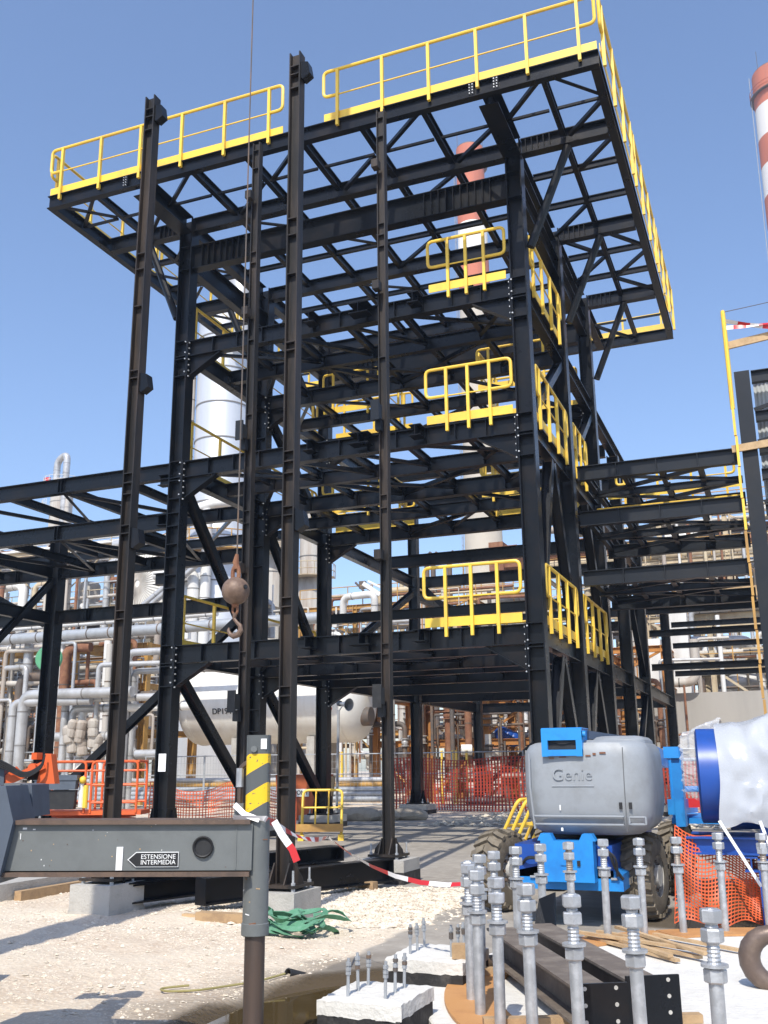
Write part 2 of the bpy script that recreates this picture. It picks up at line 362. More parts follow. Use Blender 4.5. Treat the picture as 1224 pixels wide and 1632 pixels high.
# loose stones
stone_m = pmat('limestone_chips', (.70, .62, .50), .9, col2=(.44, .36, .27), amt=.9, scale=7)
mb = MB(); rs = random.Random(3)
def stone(mb, x, y, z, r):
    o = len(mb.v); a0 = rs.random()*6.28; ell = rs.uniform(.6, 1); hh = rs.uniform(.4, .8)
    for k in range(5):
        a = a0+k*1.2566+rs.uniform(-.3, .3); q = r*rs.uniform(.75, 1.15)
        mb.v.append((x+math.cos(a)*q, y+math.sin(a)*q*ell, z+r*hh*rs.uniform(.05, .4)))
    mb.v.append((x+r*rs.uniform(-.3, .3), y+r*rs.uniform(-.3, .3), z+r*hh*rs.uniform(.8, 1.1)))
    mb.v.append((x+r*rs.uniform(-.4, .4), y+r*rs.uniform(-.4, .4), z+r*hh*rs.uniform(.7, 1.0)))
    for k in range(5): mb.f.append((o+k, o+(k+1) % 5, o+5 if k < 3 else o+6)); mb.m.append(0)
    mb.f.append((o+3, o+6, o+5)); mb.m.append(0); mb.f.append((o, o+5, o+6)); mb.m.append(0)
cnt = 0
while cnt < 46000:
    if rs.random() < .40: x, y = rs.gauss(-4.8, 1.0), rs.gauss(10.7, 1.0)
    else: x, y = rs.uniform(-9.5, -3.3), rs.uniform(5.4, 12.6)
    if y < 5 or y > 12.75 or x > -2.6: continue
    a, b_, c_ = zone(x, y)
    if a > .45 and rs.random() < .96: continue
    if c_ < .3 and NZ.noise(V((x*1.1, y*1.1, 4))) < -.12 and rs.random() < .75: continue
    if b_ > .6: continue
    r = (rs.uniform(.005, .012) if rs.random() < .93 else rs.uniform(.012, .030)) if c_ < .3 else (rs.uniform(.009, .02) if rs.random() < .6 else rs.uniform(.02, .04))
    stone(mb, x, y, gz(x, y)-.002, r); cnt += 1
for i in range(1500):
    x, y = rs.uniform(-9, 2), rs.uniform(25, 34); stone(mb, x, y, 0, rs.uniform(.03, .14))
gs = mb.obj('loose_gravel', stone_m, smooth=False, kind='stuff'); tag(gs, 'pale limestone gravel and stone chips scattered over the sandy ground', 'gravel')

# ================================================================ STEEL TOWER
XL, XR = -11.45, -3.87
ROWS = [17.0, 20.65, 24.3]
L1, LB, LA, RF = 3.92, 7.83, 10.60, 13.62
YF, YB, XA, XB = 15.0, 27.2, -13.75, -1.82       # roof edge beams
T = thing('steel_tower', 'tall black steel frame tower with yellow handrails and overhanging roof platform', 'steel frame', ((XL+XR)/2, 20, 0))
def part(name, mb, mat=steel, par=None): return mb.obj(name, mat, par or T)
def col(par, x, y, z1, h=.32, b=.30, z0=.34, mat=steel):
    o = MB().ib((x, y, z0), (x, y, z1), h, b, .018, .026, up=(1, 0, 0)).obj('column', mat, par)
    MB().box((x, y, z0-.02), (.62, .62, .04)).obj('base_plate', mat, o)
    for sx in (-1, 1):
        MB().prism([(x+sx*(h/2+.003), y-.27, z0), (x+sx*(h/2+.003), y+.27, z0), (x+sx*(h/2+.003), y+.16, z0+.42), (x+sx*(h/2+.003), y-.16, z0+.42)], (sx*.016, 0, 0)).obj('stiffener', mat, o)
        MB().prism([(x+sx*(h/2+.02), y, z0), (x+sx*.30, y, z0), (x+sx*(h/2+.05), y, z0+.38), (x+sx*(h/2+.02), y, z0+.38)], (0, .016, 0)).obj('stiffener', mat, o)
    for sx in (-1, 1):
        for sy in (-1, 1): MB().cyl((x+sx*.255, y+sy*.255, z0), (x+sx*.255, y+sy*.255, z0+.13), .017, 6).cyl((x+sx*.255, y+sy*.255, z0), (x+sx*.255, y+sy*.255, z0+.05), .032, 6).obj('anchor_bolt', galv, o)
    return o
def stiff(c, x, y, zs, hw=.132, d=.138):
    for z in zs:
        MB().box((x, y-d/2-.010, z), (hw*2, d, .016)).obj('stiffener', steel, c)
def bolts(par, pts, r=.016):
    m = MB()
    for p, ax in pts:
        p = V(p); m.cyl(p, p+V(ax)*.03, r, 6)
    o = m.obj('bolts', galv, par, kind='stuff'); return o
COLS = {}
for x in (XL, XR):
    for y in ROWS: COLS[x, y] = col(T, x, y, RF-.012)
    COLS[x, 31.6] = col(T, x, 31.6, LA)
    COLS[x, 38.9] = col(T, x, 38.9, LB)
COLS[XR, 27.95] = col(T, XR, 27.95, LA-.37)
for x in (XL, XR):
    for z in (L1, LB, LA):
        stiff(COLS[x, 17.0], x, 17.0, [z, z-.36, z-.42, z-.82])
    stiff(COLS[x, 17.0], x, 17, [12.9, 12.34])
    if x == XL:
        for z in (L1, LB, LA): stiff(COLS[x, 20.65], x, 20.65, [z, z-.36, z-1.1, z-1.6])
for z in (5.1, 5.75, 6.42):
    stiff(COLS[XL, 17.0], XL, 17, [z, z+.28])
def xbeam(y, z, x0, x1, h=.36, b=.20, name='beam', nst=0):
    o = part(name, MB().ib((x0, y, z-h/2), (x1, y, z-h/2), h, b))
    for k in range(nst):
        x = x0+(x1-x0)*(k+1)/(nst+1); MB().box((x, y-b/4-.004, z-h/2), (.012, b/2-.01, h-.038)).obj('stiffener', steel, o)
    return o
def ybeam(x, z, y0, y1, h=.36, b=.20, name='beam'):
    return part(name, MB().ib((x, y0, z-h/2), (x, y1, z-h/2), h, b))
def haunch(x, y, z, sx, h=.36, a=.78, d=.46):
    # tapered knee bracket under a beam; sx: direction away from the column
    x0 = x+sx*.165; zt = z-h-.003
    o = part('haunch', MB().prism([(x0, y-.006, zt), (x0+sx*a, y-.006, zt), (x0, y-.006, zt-d)], (0, .012, 0)))
    MB().bar((x0+sx*.01, y, zt-d), (x0+sx*a, y, zt-.012), .18, .018, up=(0, 0, 1)).obj('flange', steel, o)
    bolts(o, [((x0+sx*.03, y+dy, zz), (0, -1, 0)) for dy in (-.09,) for zz in [z-.06-.13*i for i in range(7)]]
          + [((x0+sx*.03-.06*sx, y-.152, zz), (0, -1, 0)) for zz in (z-.05, z-.3, z-.45, z-.75)])
    MB().box((x0+sx*.012, y, zt-d/2+.18), (.02, .30, d+.36)).obj('end_plate', steel, o)
JX = [XL+1.2633*k for k in range(1, 6)]
def floor(z, diag, hmain=.36):
    for i, y in enumerate(ROWS):
        xbeam(y, z, XL+.165, XR-.165, hmain, nst=11 if i == 0 else 5)
    for y in (18.82, 22.47): xbeam(y, z-.004, XL+.11, XR-.11, .30, .15, nst=5)
    for x in (XL, XR):
        for a, b in ((17, 20.65), (20.65, 24.3)): ybeam(x, z, a+.155, b-.155)
    ys = [17, 18.82, 20.65, 22.47, 24.3]
    for x in JX:
        for a, b in zip(ys, ys[1:]): ybeam(x, z-.02, a+.105, b-.105, .17, .10, 'joist')
    for (xa, ya, xb, yb) in diag:
        part('brace', MB().ang((xa, ya, z-.24), (xb, yb, z-.24), .09))
    for y in (17.0, 24.3):
        haunch(XL, y, z, 1); haunch(XR, y, z, -1)
    for y in (20.65,): haunch(XL, y, z, 1)
D1 = [(XL+.2, 17.2, JX[1], 18.7), (JX[1], 18.9, JX[3], 20.5), (JX[3], 17.2, XR-.2, 18.7), (JX[0], 20.8, JX[2], 22.4), (JX[3], 22.5, JX[1], 24.2), (JX[4], 18.9, JX[2], 20.5)]
D2 = [(JX[0], 17.2, JX[1]-.1, 18.7), (JX[2], 18.7, JX[1], 17.2), (JX[2], 17.2, JX[3], 18.7), (JX[4], 18.7, JX[4]+1.1, 17.2), (XL+.2, 20.5, JX[0], 18.95), (JX[2], 20.5, JX[1], 18.95), (JX[4], 20.5, JX[4]+1.1, 18.95), (XL+.2, 22.3, JX[0], 20.8), (JX[3], 20.8, JX[4], 22.3), (JX[2], 24.2, JX[2]+1.2, 22.6), (XR-.2, 24.2, JX[4], 22.6)]
floor(L1, D1+D2[:6]); floor(LB, D1+D2); floor(LA, D1+D2)
for z in (L1, LB, LA):
    # short stub beams waiting for the next module, on the front beam
    for x, wd in ((-8.22, .22), (-7.12, .42), (-5.95, .24)):
        o = part('stub', MB().ib((x, 16.895, z-.13), (x, 16.60, z-.13), .22, wd, .012, .016))
    for y in (27.95, 31.6): xbeam(y, z, XL+.21, XR-.21)
    for x in (XL, XR):
        ybeam(x, z, 24.49, 31.4)
for x in (XL, XR): ybeam(x, L1, 31.8, 38.7); ybeam(x, LB-.37, 31.8, 38.7)
xbeam(38.9, L1, XL+.21, XR-.21); xbeam(38.9, LB-.37, XL+.21, XR-.21)
xbeam(31.6, 5.9, XL+.21, XR-.21, .30, .15); xbeam(24.3, 5.55, XL+.21, XR-.21, .26, .14)
# stubs on the left front column
for z in (7.60, 6.72, 5.45):
    part('stub', MB().ib((XL-.165, 17, z-.12), (XL-.46, 17, z-.12), .24, .2))
# vertical bracing in the side faces
def yb(x, y0, z0, y1, z1, r=.2, mat=steel): part('brace', MB().ib((x, y0, z0), (x, y1, z1), r, r*.9, .01, .014, up=(1, 0, 0)), mat)
yb(XL, 17.25, L1-.5, 20.4, .75); yb(XL, 24.05, .8, 20.9, L1-.45)
yb(XL, 20.9, LB-.5, 24.05, L1+.2); yb(XL, 17.25, LB-.5, 20.4, L1+.2); yb(XL, 24.05, LB+.2, 20.9, LA-.4)
yb(XL, 24.6, L1+.3, 31.3, LB-.6)
yb(XR, 18.75, L1-.42, 17.3, .8); yb(XR, 18.9, L1-.42, 20.4, .8); yb(XR, 18.75, LB-.42, 17.3, L1+.1); yb(XR, 18.9, LB-.42, 20.4, L1+.1)
yb(XR, 22.4, L1-.42, 20.9, .8); yb(XR, 22.55, L1-.42, 24.1, .8); yb(XR, 22.5, LB-.4, 24.1, L1+.1)
yb(XR, 28.2, LB-.5, 31.4, L1+.2, .16); yb(XR, 31.4, L1-.4, 28.2, .8, .16)
yb(XR, 20.4, LA-.45, 17.3, LB+.1, .18); yb(XR, 24.1, LA-.4, 20.9, LB+.1, .18)
for x0, x1, z0, z1, y in ((XL+.3, -7.7, LB-.3, L1+.2, 31.6), (XR-.3, -7.6, LB-.3, L1+.2, 31.6), (XL+.3, -7.7, .8, L1-.4, 38.9), (XR-.3, -7.6, .8, L1-.4, 38.9)):
    part('brace', MB().ib((x0, y, z0), (x1, y, z1), .17, .16, .01, .013, up=(0, 1, 0)))
# second, deep beam below the roof on the front column line
for y in (17.0, 24.3):
    o = xbeam(y, 12.90, XL+.165, XR-.165, .56, .24)
    for k in list(range(8))+list(range(34, 44)):
        x = XL+.42+k*.155
        if x < XR-.3: MB().box((x, y-.068, 12.62), (.012, .10, .51)).obj('stiffener', steel, o)
for x in (XL, XR): ybeam(x, 12.90, 17.2, 24.1, .5)
# roof platform
hr = .34
def roofx(y, x0, x1, h=hr, b=.2, nm='roof_beam', n=0):
    return xbeam(y, RF, x0, x1, h, b, nm, n)
part('edge_beam', MB().ib((XB, YF, RF-.15), (XA, YF, RF-.15), .30, .15)); part('edge_beam', MB().ib((XA, YB, RF-.15), (XB, YB, RF-.15), .30, .15))
part('edge_beam', MB().ib((XA+.08, YF+.078, RF-.152), (XA+.08, YB-.078, RF-.152), .30, .16)); part('edge_beam', MB().ib((XB-.08, YB-.078, RF-.152), (XB-.08, YF+.078, RF-.152), .30, .16))
for y in ROWS:
    for a, b in ((XA+.16, XL-.165), (XL+.165, XR-.165), (XR+.165, XB-.16)):
        o = roofx(y, a, b, n=0)
        ks = [a+.12*i+.1 for i in range(5)] if a > XR else ([b-.12*i-.1 for i in range(5)] if b < XL else [])
        for x in ks: MB().box((x, y-.052, RF-hr/2), (.012, .09, hr-.04)).obj('stiffener', steel, o)
for x in (XL, XR):
    for a, b in ((YF+.13, 16.8), (17.2, 20.45), (20.85, 24.1), (24.5, YB-.13)):
        ybeam(x, RF-.004, a, 16.85 if a < 16 else b, .40 if a < 16 else hr, .36 if a < 16 else .2, 'roof_beam')
for x in JX:
    for a, b in ((YF+.13, 16.89), (17.11, 20.54), (20.76, 24.19), (24.41, YB-.13)): ybeam(x, RF-.01, a, b, .20, .11, 'joist')
for x in ((XA+XL)/2, (XB+XR)/2):
    for a, b in ((YF+.13, 16.89), (17.11, 20.54), (20.76, 24.19), (24.41, YB-.13)): ybeam(x, RF-.01, a, b, .18, .10, 'joist')
for y in (18.2, 19.45, 21.9, 23.1):
    xbeam(y, RF-.03, XL+.12, XR-.12, .12, .08, 'joist')
    for a, b in ((XA+.15, XL-.12), (XR+.12, XB-.15)): xbeam(y, RF-.03, a, b, .14, .08, 'joist')
for y in (16.0, 25.7):
    for a, b in zip([XA+.1, (XA+XL)/2, XL]+JX+[XR, (XB+XR)/2], [(XA+XL)/2, XL]+JX+[XR, (XB+XR)/2, XB-.1]):
        part('brace', MB().bar((a+.08, y, RF-.2), (b-.08, y, RF-.2), .05, .05))
for xc in (XL, XR):       # bolted splices of the front edge beam
    for sx in (-.26, .20):
        o = part('splice_plate', MB().box((xc+sx, YF-.042, RF-.15), (.10, .06, .25)))
        bolts(o, [((xc+sx+dx, YF-.072, RF-.06-.06*i), (0, -1, 0)) for dx in (-.028, .028) for i in range(4)], .012)
zb = RF-.20
def rbr(x0, y0, x1, y1): part('brace', MB().ang((x0, y0, zb), (x1, y1, zb), .075))
xs_ = [XA, (XA+XL)/2, XL]+JX+[XR, (XB+XR)/2, XB]
for i in range(len(xs_)-1):
    a, b = xs_[i]+.1, xs_[i+1]-.1
    if i % 2: rbr(b, 16.02, a, 16.9)
    else: rbr(b, 15.1, a, 16.0)
    if i in (0, 9): rbr(a, 15.1, b, 16.0)
ye = [17.1, 18.2, 19.45, 20.6, 21.9, 23.1, 24.3, 25.7, 27.1]
for i in range(len(ye)-1):
    for xa, xb in ((XB, (XB+XR)/2), ((XB+XR)/2, XR), (XA, (XA+XL)/2), ((XA+XL)/2, XL)):
        s_ = 1 if (i+int(xa > -8)) % 2 else -1
        y0, y1 = (ye[i]+.06, ye[i+1]-.06) if s_ > 0 else (ye[i+1]-.06, ye[i]+.06)
        if (i*7+int(xa*3)) % 5 in (0, 1, 3): rbr(xa-.06 if xa > xb else xa+.06, y0, xb+.06 if xa > xb else xb-.06, y1)
for (a, b, c, d) in ((JX[0], 17.2, JX[1], 18.1), (JX[1], 18.3, JX[2], 19.4), (JX[4], 17.2, JX[3], 18.1), (JX[3], 19.5, JX[2], 20.5), (JX[1], 21, JX[2], 21.8), (JX[3], 23.2, JX[4], 24.2)): rbr(a, b, c, d)
for y in ROWS:       # raking struts under the overhang
    for s_, xc in ((1, XR), (-1, XL)):
        part('strut', MB().tube([(xc+s_*.24, y, 11.25), (xc+s_*1.08, y, RF-hr-.02)], .085, 10))

# ---- yellow handrails
def handrail(par, p0, p1, z, out, h=1.13, posts=None, sp=1.0, toe=True, loops=(1, 1), inset=.2, drop=.12, mat=None, rr=.033, label=None):
    m_ = mat or yellow
    p0, p1 = V((p0[0], p0[1], 0)), V((p1[0], p1[1], 0)); d = (p1-p0); Ln = d.length; d.normalize(); o_ = V((out[0], out[1], 0))
    P_ = lambda t, zz, off=0: p0+d*t+V((0, 0, zz))+o_*off
    mid = z+.56; top = z+h
    path = ([P_(inset, mid), P_(0, mid)] if loops[0] else []) + [P_(0, top), P_(Ln, top)] + ([P_(Ln, mid), P_(Ln-inset, mid)] if loops[1] else [])
    hr_ = MB().tube(bend(path, .11, 4), rr, 8).obj('handrail', m_, par)
    n = max(1, round((Ln-2*inset)/sp)) if posts is None else posts-1
    for i in range(n+1):
        t = inset+(Ln-2*inset)*i/n
        MB().bar(P_(t, z-drop, .012), P_(t, top-.02, .012), .062, .055, up=(d.x, d.y, 0)).obj('post', m_, hr_)
    MB().tube([P_(inset, mid), P_(Ln-inset, mid)], .016, 6).obj('mid_rail', m_, hr_)
    if toe: MB().bar(P_(0, z+.115, -.03), P_(Ln, z+.115, -.03), .012, .17).obj('toe_board', m_, hr_)
    return hr_
F = (0, -1)
handrail(T, (XA+.02, YF-.05), (-8.02, YF-.05), RF, F, posts=6, inset=.3, drop=.14)
handrail(T, (-7.12, YF-.05), (XB-.02, YF-.05), RF, F, posts=6, inset=.3, drop=.14)
for a, b in ((YF+.05, 19.0), (19.08, 23.1), (23.18, YB)):
    handrail(T, (XB+.05, a), (XB+.05, b), RF, (1, 0), sp=1.08, drop=.14); handrail(T, (XA-.05, b), (XA-.05, a), RF, (-1, 0), sp=1.08, drop=.14)
for a, b in ((XB-.1, -5.6), (-5.7, -9.6), (-9.7, XA+.1)): handrail(T, (a, YB+.05), (b, YB+.05), RF, (0, 1), sp=1.1, drop=.14)
for z, xa, xb in ((L1, -5.92, -4.10), (LB, -5.80, -4.10), (LA, -5.70, -4.12)):
    handrail(T, (xa, 16.87), (xb, 16.87), z, F, posts=3, inset=.42, drop=.16)
    handrail(T, (XR+.12, 17.35), (XR+.12, 20.30), z, (1, 0), posts=4, inset=.25); (handrail(T, (XR+.12, 20.95), (XR+.12, 24.0 if z == L1 else 22.6), z, (1, 0), posts=4 if z == L1 else 3, inset=.25) if z != LA else None)
    handrail(T, (XL-.12, 20.30), (XL-.12, 17.35), z, (-1, 0), posts=3, inset=.25); handrail(T, (XL-.12, 24.0), (XL-.12, 20.95), z, (-1, 0), posts=3, inset=.25)
    handrail(T, (XR-.3, 24.42), (-6.6, 24.42), z, (0, 1), posts=4, inset=.25)
for z in (LB, LA):
    handrail(T, (-8.8, 24.42), (XL+.3, 24.42), z, (0, 1), posts=3, inset=.25)
    handrail(T, (-6.3, 22.36), (-4.3, 22.36), z, F, posts=3, inset=.3); handrail(T, (-6.3, 24.1), (-6.3, 22.5), z, (-1, 0), posts=2, inset=.3)
    handrail(T, (-10.6, 22.36), (-9.0, 22.36), z, F, posts=2, inset=.3); handrail(T, (-9.0, 24.1), (-9.0, 22.5), z, (1, 0), posts=2, inset=.3)
MB().box((-11.62, 16.81, 1.58), (.0, .0, .0)) if False else None
MB().box((XL+.02, 16.838, 1.62), (.17, .004, .34)).obj('notice_sheet', paper, COLS[XL, 17.0])

# pedestals
ped = []
def pedestal(x, y, label, w_=.95, d_=.95, z=.30, split=.13, name='concrete_pedestal', grp=None):
    t = thing(name, label, 'pedestal', (x, y, 0), grp)
    MB().box((x, y, (z+split)/2), (w_, d_, z-split)).obj('cap', concrete, t); MB().box((x, y, split/2-.15), (w_+.012, d_+.012, split+.3)).obj('coated_base', bitumen, t)
    return t
names = {17.0: 'front', 20.65: 'second row', 24.3: 'third row', 27.95: 'fourth row', 31.6: 'rear row', 38.9: 'rearmost row'}
for (x, y) in COLS:
    pedestal(x, y, 'concrete pedestal under the %s column, %s side of the tower' % (names[y], 'left' if x == XL else 'right'), grp='tower column pedestals')

# ================================================================ FREE-STANDING MASTS
def mast(x, y, top, st, br, label, side_br=(), h=.15, b=.14):
    t = thing('steel_mast', label, 'steel post', (x, y, .3), 'free-standing steel posts in front of the tower')
    s_ = MB().ib((x, y, .36), (x, y, top), h, b, .012, .016, up=(1, 0, 0)).obj('shaft', maststeel, t)
    for z in st: MB().box((x, y-b/4-.004, z), (h-.034, b/2-.012, .012)).obj('stiffener', maststeel, s_)
    for z, sz, m in br:
        o = MB().box((x-.035, y-.105-sz*.07, z), (.11, .14, .14*sz)).obj('bracket', m, t)
        if sz > 1.2: MB().box((x-.035, y-.13, z-.20), (.09, .10, .16)).box((x-.035, y-.20-sz*.06, z), (.13, .03, .20*sz)).obj('clamp', m, o)
    for z in side_br:
        MB().prism([(x+h/2+.002, y-.05, z+.10), (x+h/2+.10, y-.05, z+.07), (x+h/2+.13, y-.05, z-.10), (x+h/2+.03, y-.05, z-.16), (x+h/2+.002, y-.05, z-.14)], (0, .12, 0)).obj('bracket', steel, t)
    pl = MB().box((x, y, .345), (.44, .44, .03)).obj('base_plate', maststeel, t)
    for sx in (-1, 1):
        MB().prism([(x+sx*(h/2+.003), y-.2, .36), (x+sx*(h/2+.003), y+.2, .36), (x+sx*(h/2+.003), y+.08, .56), (x+sx*(h/2+.003), y-.08, .56)], (sx*.014, 0, 0)).obj('stiffener', maststeel, pl)
        MB().prism([(x+sx*(h/2+.02), y-.007, .36), (x+sx*.215, y-.007, .36), (x+sx*.20, y-.007, .42), (x+sx*(h/2+.02), y-.007, .56)], (0, .014, 0)).obj('stiffener', maststeel, pl)
    for sx in (-1, 1):
        for sy in (-1, 1):
            MB().cyl((x+sx*.185, y+sy*.185, .28), (x+sx*.185, y+sy*.185, .50), .012, 8).cyl((x+sx*.185, y+sy*.185, .36), (x+sx*.185, y+sy*.185, .385), .023, 6).cyl((x+sx*.185, y+sy*.185, .30), (x+sx*.185, y+sy*.185, .33), .023, 6).obj('anchor_bolt', galv, t)
    return t
st12 = [10.1, 9.98, 9.78, 7.94, 7.72, 7.2, 6.32, 6.22, 4.98, 4.86, 4.72, 4.33, 4.23, 3.3, 3.2, 2.34, 2.24, 1.57, 1.42, 1.3]
mast(-7.08, 9.5, 10.30, st12, [], 'leftmost tall brown steel post, rising past the roof corner', side_br=(10.05, 6.18, 4.2))
mast(-4.90, 9.5, 10.30, st12, [], 'tall steel post just right of the black and yellow striped leg', side_br=(10.05, 4.2))
br34 = [(10.9, 1, maststeel), (8.75, 1, maststeel), (6.66, 1.6, steel2), (4.47, 1, maststeel), (2.45, 1.6, blackr)]
mast(-7.47, 13.05, 12.0, [11.85, 11.5, 9.9, 9.7, 8.3, 7.0, 5.4, 5.2, 3.2, 3.0], br34, 'slim steel post directly behind the hanging iron ball', h=.135, b=.125)
mast(-5.16, 13.05, 12.0, [11.85, 11.5, 9.9, 9.7, 9.5, 7.6, 5.4, 5.2, 3.2, 3.05], br34, 'slim steel post on the dark based pier, nearest the lift', h=.135, b=.125)
for x, y, lb in ((-7.08, 9.5, 'pale concrete pier under the leftmost steel post, below the grey outrigger beam'), (-4.90, 9.5, 'pale concrete pier behind the green webbing slings'),
                 (-7.47, 13.05, 'concrete pier hidden behind the striped leg under the third post'), (-5.16, 13.05, 'concrete pier with dark lower half under the post beside the gravel patch')):
    t = thing('concrete_pier', lb, 'concrete pier', (x, y, 0), 'piers under the free-standing posts')
    dk = y > 10
    MB().box((x, y, .30-.075 if dk else .30-.13), (.66 if dk else .52, .62, .15 if dk else .26)).obj('cap', concrete, t); MB().box((x, y, (.15 if dk else .04)-.2), (.672 if dk else .532, .632, .4)).obj('base', bitumen if dk else concrete, t)
# ================================================================ LEFT PIPE RACK (black)
Rk = thing('steel_pipe_rack', 'empty black steel pipe rack running left from the tower', 'pipe rack', (-15, 19, 0))
def rk(name, mb, par=Rk, m=steel): return mb.obj(name, m, par)
XQ = -17.6
for y in (20.65,): col(Rk, XQ, y, 7.45, .34, .32)
c17 = col(Rk, XQ-.0, 17.0, 7.8, .34, .32)
for x in (XQ-7.0,): 
    for y in (17.0, 20.65): col(Rk, x, y, 7.45, .34, .32)
for y in (17.0, 20.65):
    for z in (7.83, 6.74) if y < 20 else (7.83, 6.74, 5.55):
        for a, b in ((XL-.21, XQ+.18), (XQ-.18, XQ-6.8)):
            o = rk('beam', MB().ib((a, y, z-.17), (b, y, z-.17), .34, .18))
            for k in range(3):
                for dx in (-.04, .04): MB().box((a+(b-a)*(k+.5)/3+dx, y-.048, z-.17), (.012, .08, .30)).obj('stiffener', steel, o)
for z in (7.83, 6.74):
    if z > 7: rk('beam', MB().ib((XL-.2, 23.4, z-.13), (XQ-6.8, 23.4, z-.13), .26, .15))
    for x in (-12.4, -15.5, XQ-.8) if z > 7 else (): rk('cross_beam', MB().ib((x, 20.75, z-.14), (x, 23.3, z-.14), .2, .12))
    for x in (-12.4, -15.5) if z > 7 else (): rk('brace', MB().ang((x, 20.8, z-.25), (x-2.2, 23.2, z-.25), .08))
for z in (7.8, 6.7):
    for x in (-13.1, -14.7, -16.3, XQ-1.7, XQ-3.4):
        for a, b in ((17.1, 20.55),):
            rk('cross_beam', MB().ib((x, a, z-.10), (x, b, z-.10), .2, .12))
    for i, (x0, x1) in enumerate(((XL-.3, -13.1), (-13.1, -14.7), (-14.7, -16.3), (-16.3, XQ), (XQ-1.7, XQ-3.4))):
        if i % 2 == 0: rk('brace', MB().ang((x0, 17.2, z-.22), (x1, 20.5, z-.22), .08))
        else: rk('brace', MB().ang((x0, 20.5, z-.22), (x1, 17.2, z-.22), .08))
for x in (XQ, XQ-7): 
    for z in (5.5, 6.7): rk('beam', MB().ib((x, 17.2, z-.15), (x, 20.45, z-.15), .3, .16))
rk('brace', MB().ib((XQ+.25, 20.65, .7), (XL-.3, 20.65, 5.2), .2, .18, .01, .014, up=(0, 1, 0)))
rk('brace', MB().ib((XQ-.25, 20.65, 5.2), (XQ-4.5, 20.65, 7.3), .14, .14, .01, .014, up=(0, 1, 0)))
rk('brace', MB().ib((XQ, 20.45, 6.3), (XQ, 17.3, 3.2), .16, .14, .01, .014, up=(1, 0, 0)))
for i, (x, y) in enumerate(((XQ, 20.65), (XQ, 17.0))):
    pedestal(x, y, ('concrete pedestal under the rack column behind the orange platform', 'concrete pedestal under the rack column at the left picture edge')[i])

# ================================================================ RIGHT BRIDGE AND STAIR TOWER
Br = thing('steel_link_bridge', 'three tier black steel link bridge between the tower and the stair tower', 'steel bridge', (-2, 22, 0))
BX0, BX1 = XR+.23, -.30
for z in (7.80, 6.78, 5.48):
    for y in (20.65, 22.5, 24.3):
        o = MB().ib((BX0, y, z-.16), (BX1, y, z-.16), .32 if y != 22.5 else .16, .17 if y != 22.5 else .1).obj('beam', steel2, Br)
        if y == 20.65:
            for k in range(1, 4): MB().box((BX0+.84*k, y-.046, z-.16), (.014, .075, .28)).obj('stiffener', steel2, o)
    for k in range(0, 5):
        x = BX0+.12+.80*k
        if x < BX1-.05:
            for a, b in ((20.75, 22.40), (22.60, 24.2)): MB().ib((x, a, z-.09), (x, b, z-.09), .17, .11).obj('joist', steel2, Br)
    for a, b, c, d in ((BX0+.1, 20.8, BX1-.1, 22.4), (BX1-.1, 20.8, BX0+.1, 22.4), (BX0+.1, 22.6, BX1-.1, 24.2), (BX1-.1, 22.6, BX0+.1, 24.2)):
        MB().ang((a, b, z-.2), (c, d, z-.2), .08).obj('brace', steel2, Br)
MB().bar((BX0+.1, 24.18, 8.02), (BX1-.1, 24.18, 8.02), .012, .17).obj('toe_board', yellow, Br)
MB().bar((BX0+.1, 22.36, 7.2), (BX1-.05, 22.36, 7.2), .012, .14).obj('toe_board', yellow, Br)
handrail(Br, (BX0+.3, 24.42), (BX1-.2, 24.42), 7.8, (0, 1), posts=4, toe=False)
# rear cross beams between the rear columns and the stair tower
for y, zs in ((31.6, (6.25, 5.55, 4.5)), (38.9, (6.75, 5.95, 4.9))):
    for z in zs: MB().ib((XR+.23, y, z-.1), (2.6, y, z-.1), .20, .14).obj('beam', steel, Br)
St = thing('stair_tower', 'dark grey steel stair tower with corrugated cladding at the right edge', 'steel frame', (1.4, 22.5, 0))
for x, y in ((-.08, 20.65), (3.2, 20.65), (-.08, 24.3), (3.2, 24.3)):
    c = MB().ib((x, y, .34), (x, y, 9.42), .34, .30, .016, .022, up=(0, 1, 0)).obj('column', steel2, St)
    MB().box((x, y, .32), (.5, .5, .04)).obj('base_plate', steel2, c)
for z in (9.42, 8.55, 7.83, 7.3, 6.55, 5.9, 5.2, 4.4, 3.6, 2.7):
    MB().ib((.1, 20.65, z-.11), (3.02, 20.65, z-.11), .22 if z < 9 else .26, .15).obj('beam', steel2, St)
    if z in (9.42, 7.83, 5.9, 3.6): MB().ib((-.08, 20.82, z-.11), (-.08, 24.13, z-.11), .22, .15).obj('beam', steel2, St)
for z0, z1 in ((9.3, 8.6), (8.4, 7.9), (7.7, 6.6), (6.4, 5.3), (5.1, 3.7)):
    MB().ang((.1, 20.75, z0), (2.9, 20.75, z1), .09).obj('brace', steel2, St); MB().ang((.1, 20.80, z1), (2.9, 20.80, z0), .09).obj('brace', steel2, St)
prof = []
for i in range(80):
    x = .12+i*.04; prof.append((x, .025 if i % 2 else 0))
for z0, z1 in ((8.5, 9.3), (7.4, 8.45), (6.4, 7.3), (5.3, 6.3), (3.7, 5.2)):
    m = MB(); n = len(prof)
    m.add([(x, 21.0+d, z0) for x, d in prof]+[(x, 21.0+d, z1) for x, d in prof], [(i, i+1, n+i+1, n+i) for i in range(n-1)])
    m.obj('cladding_sheet', corr, St, smooth=False)
ld = thing('yellow_post_ladder', 'tall yellow ladder standard rising beside the stair tower column', 'ladder', (-.32, 20.3, 0))
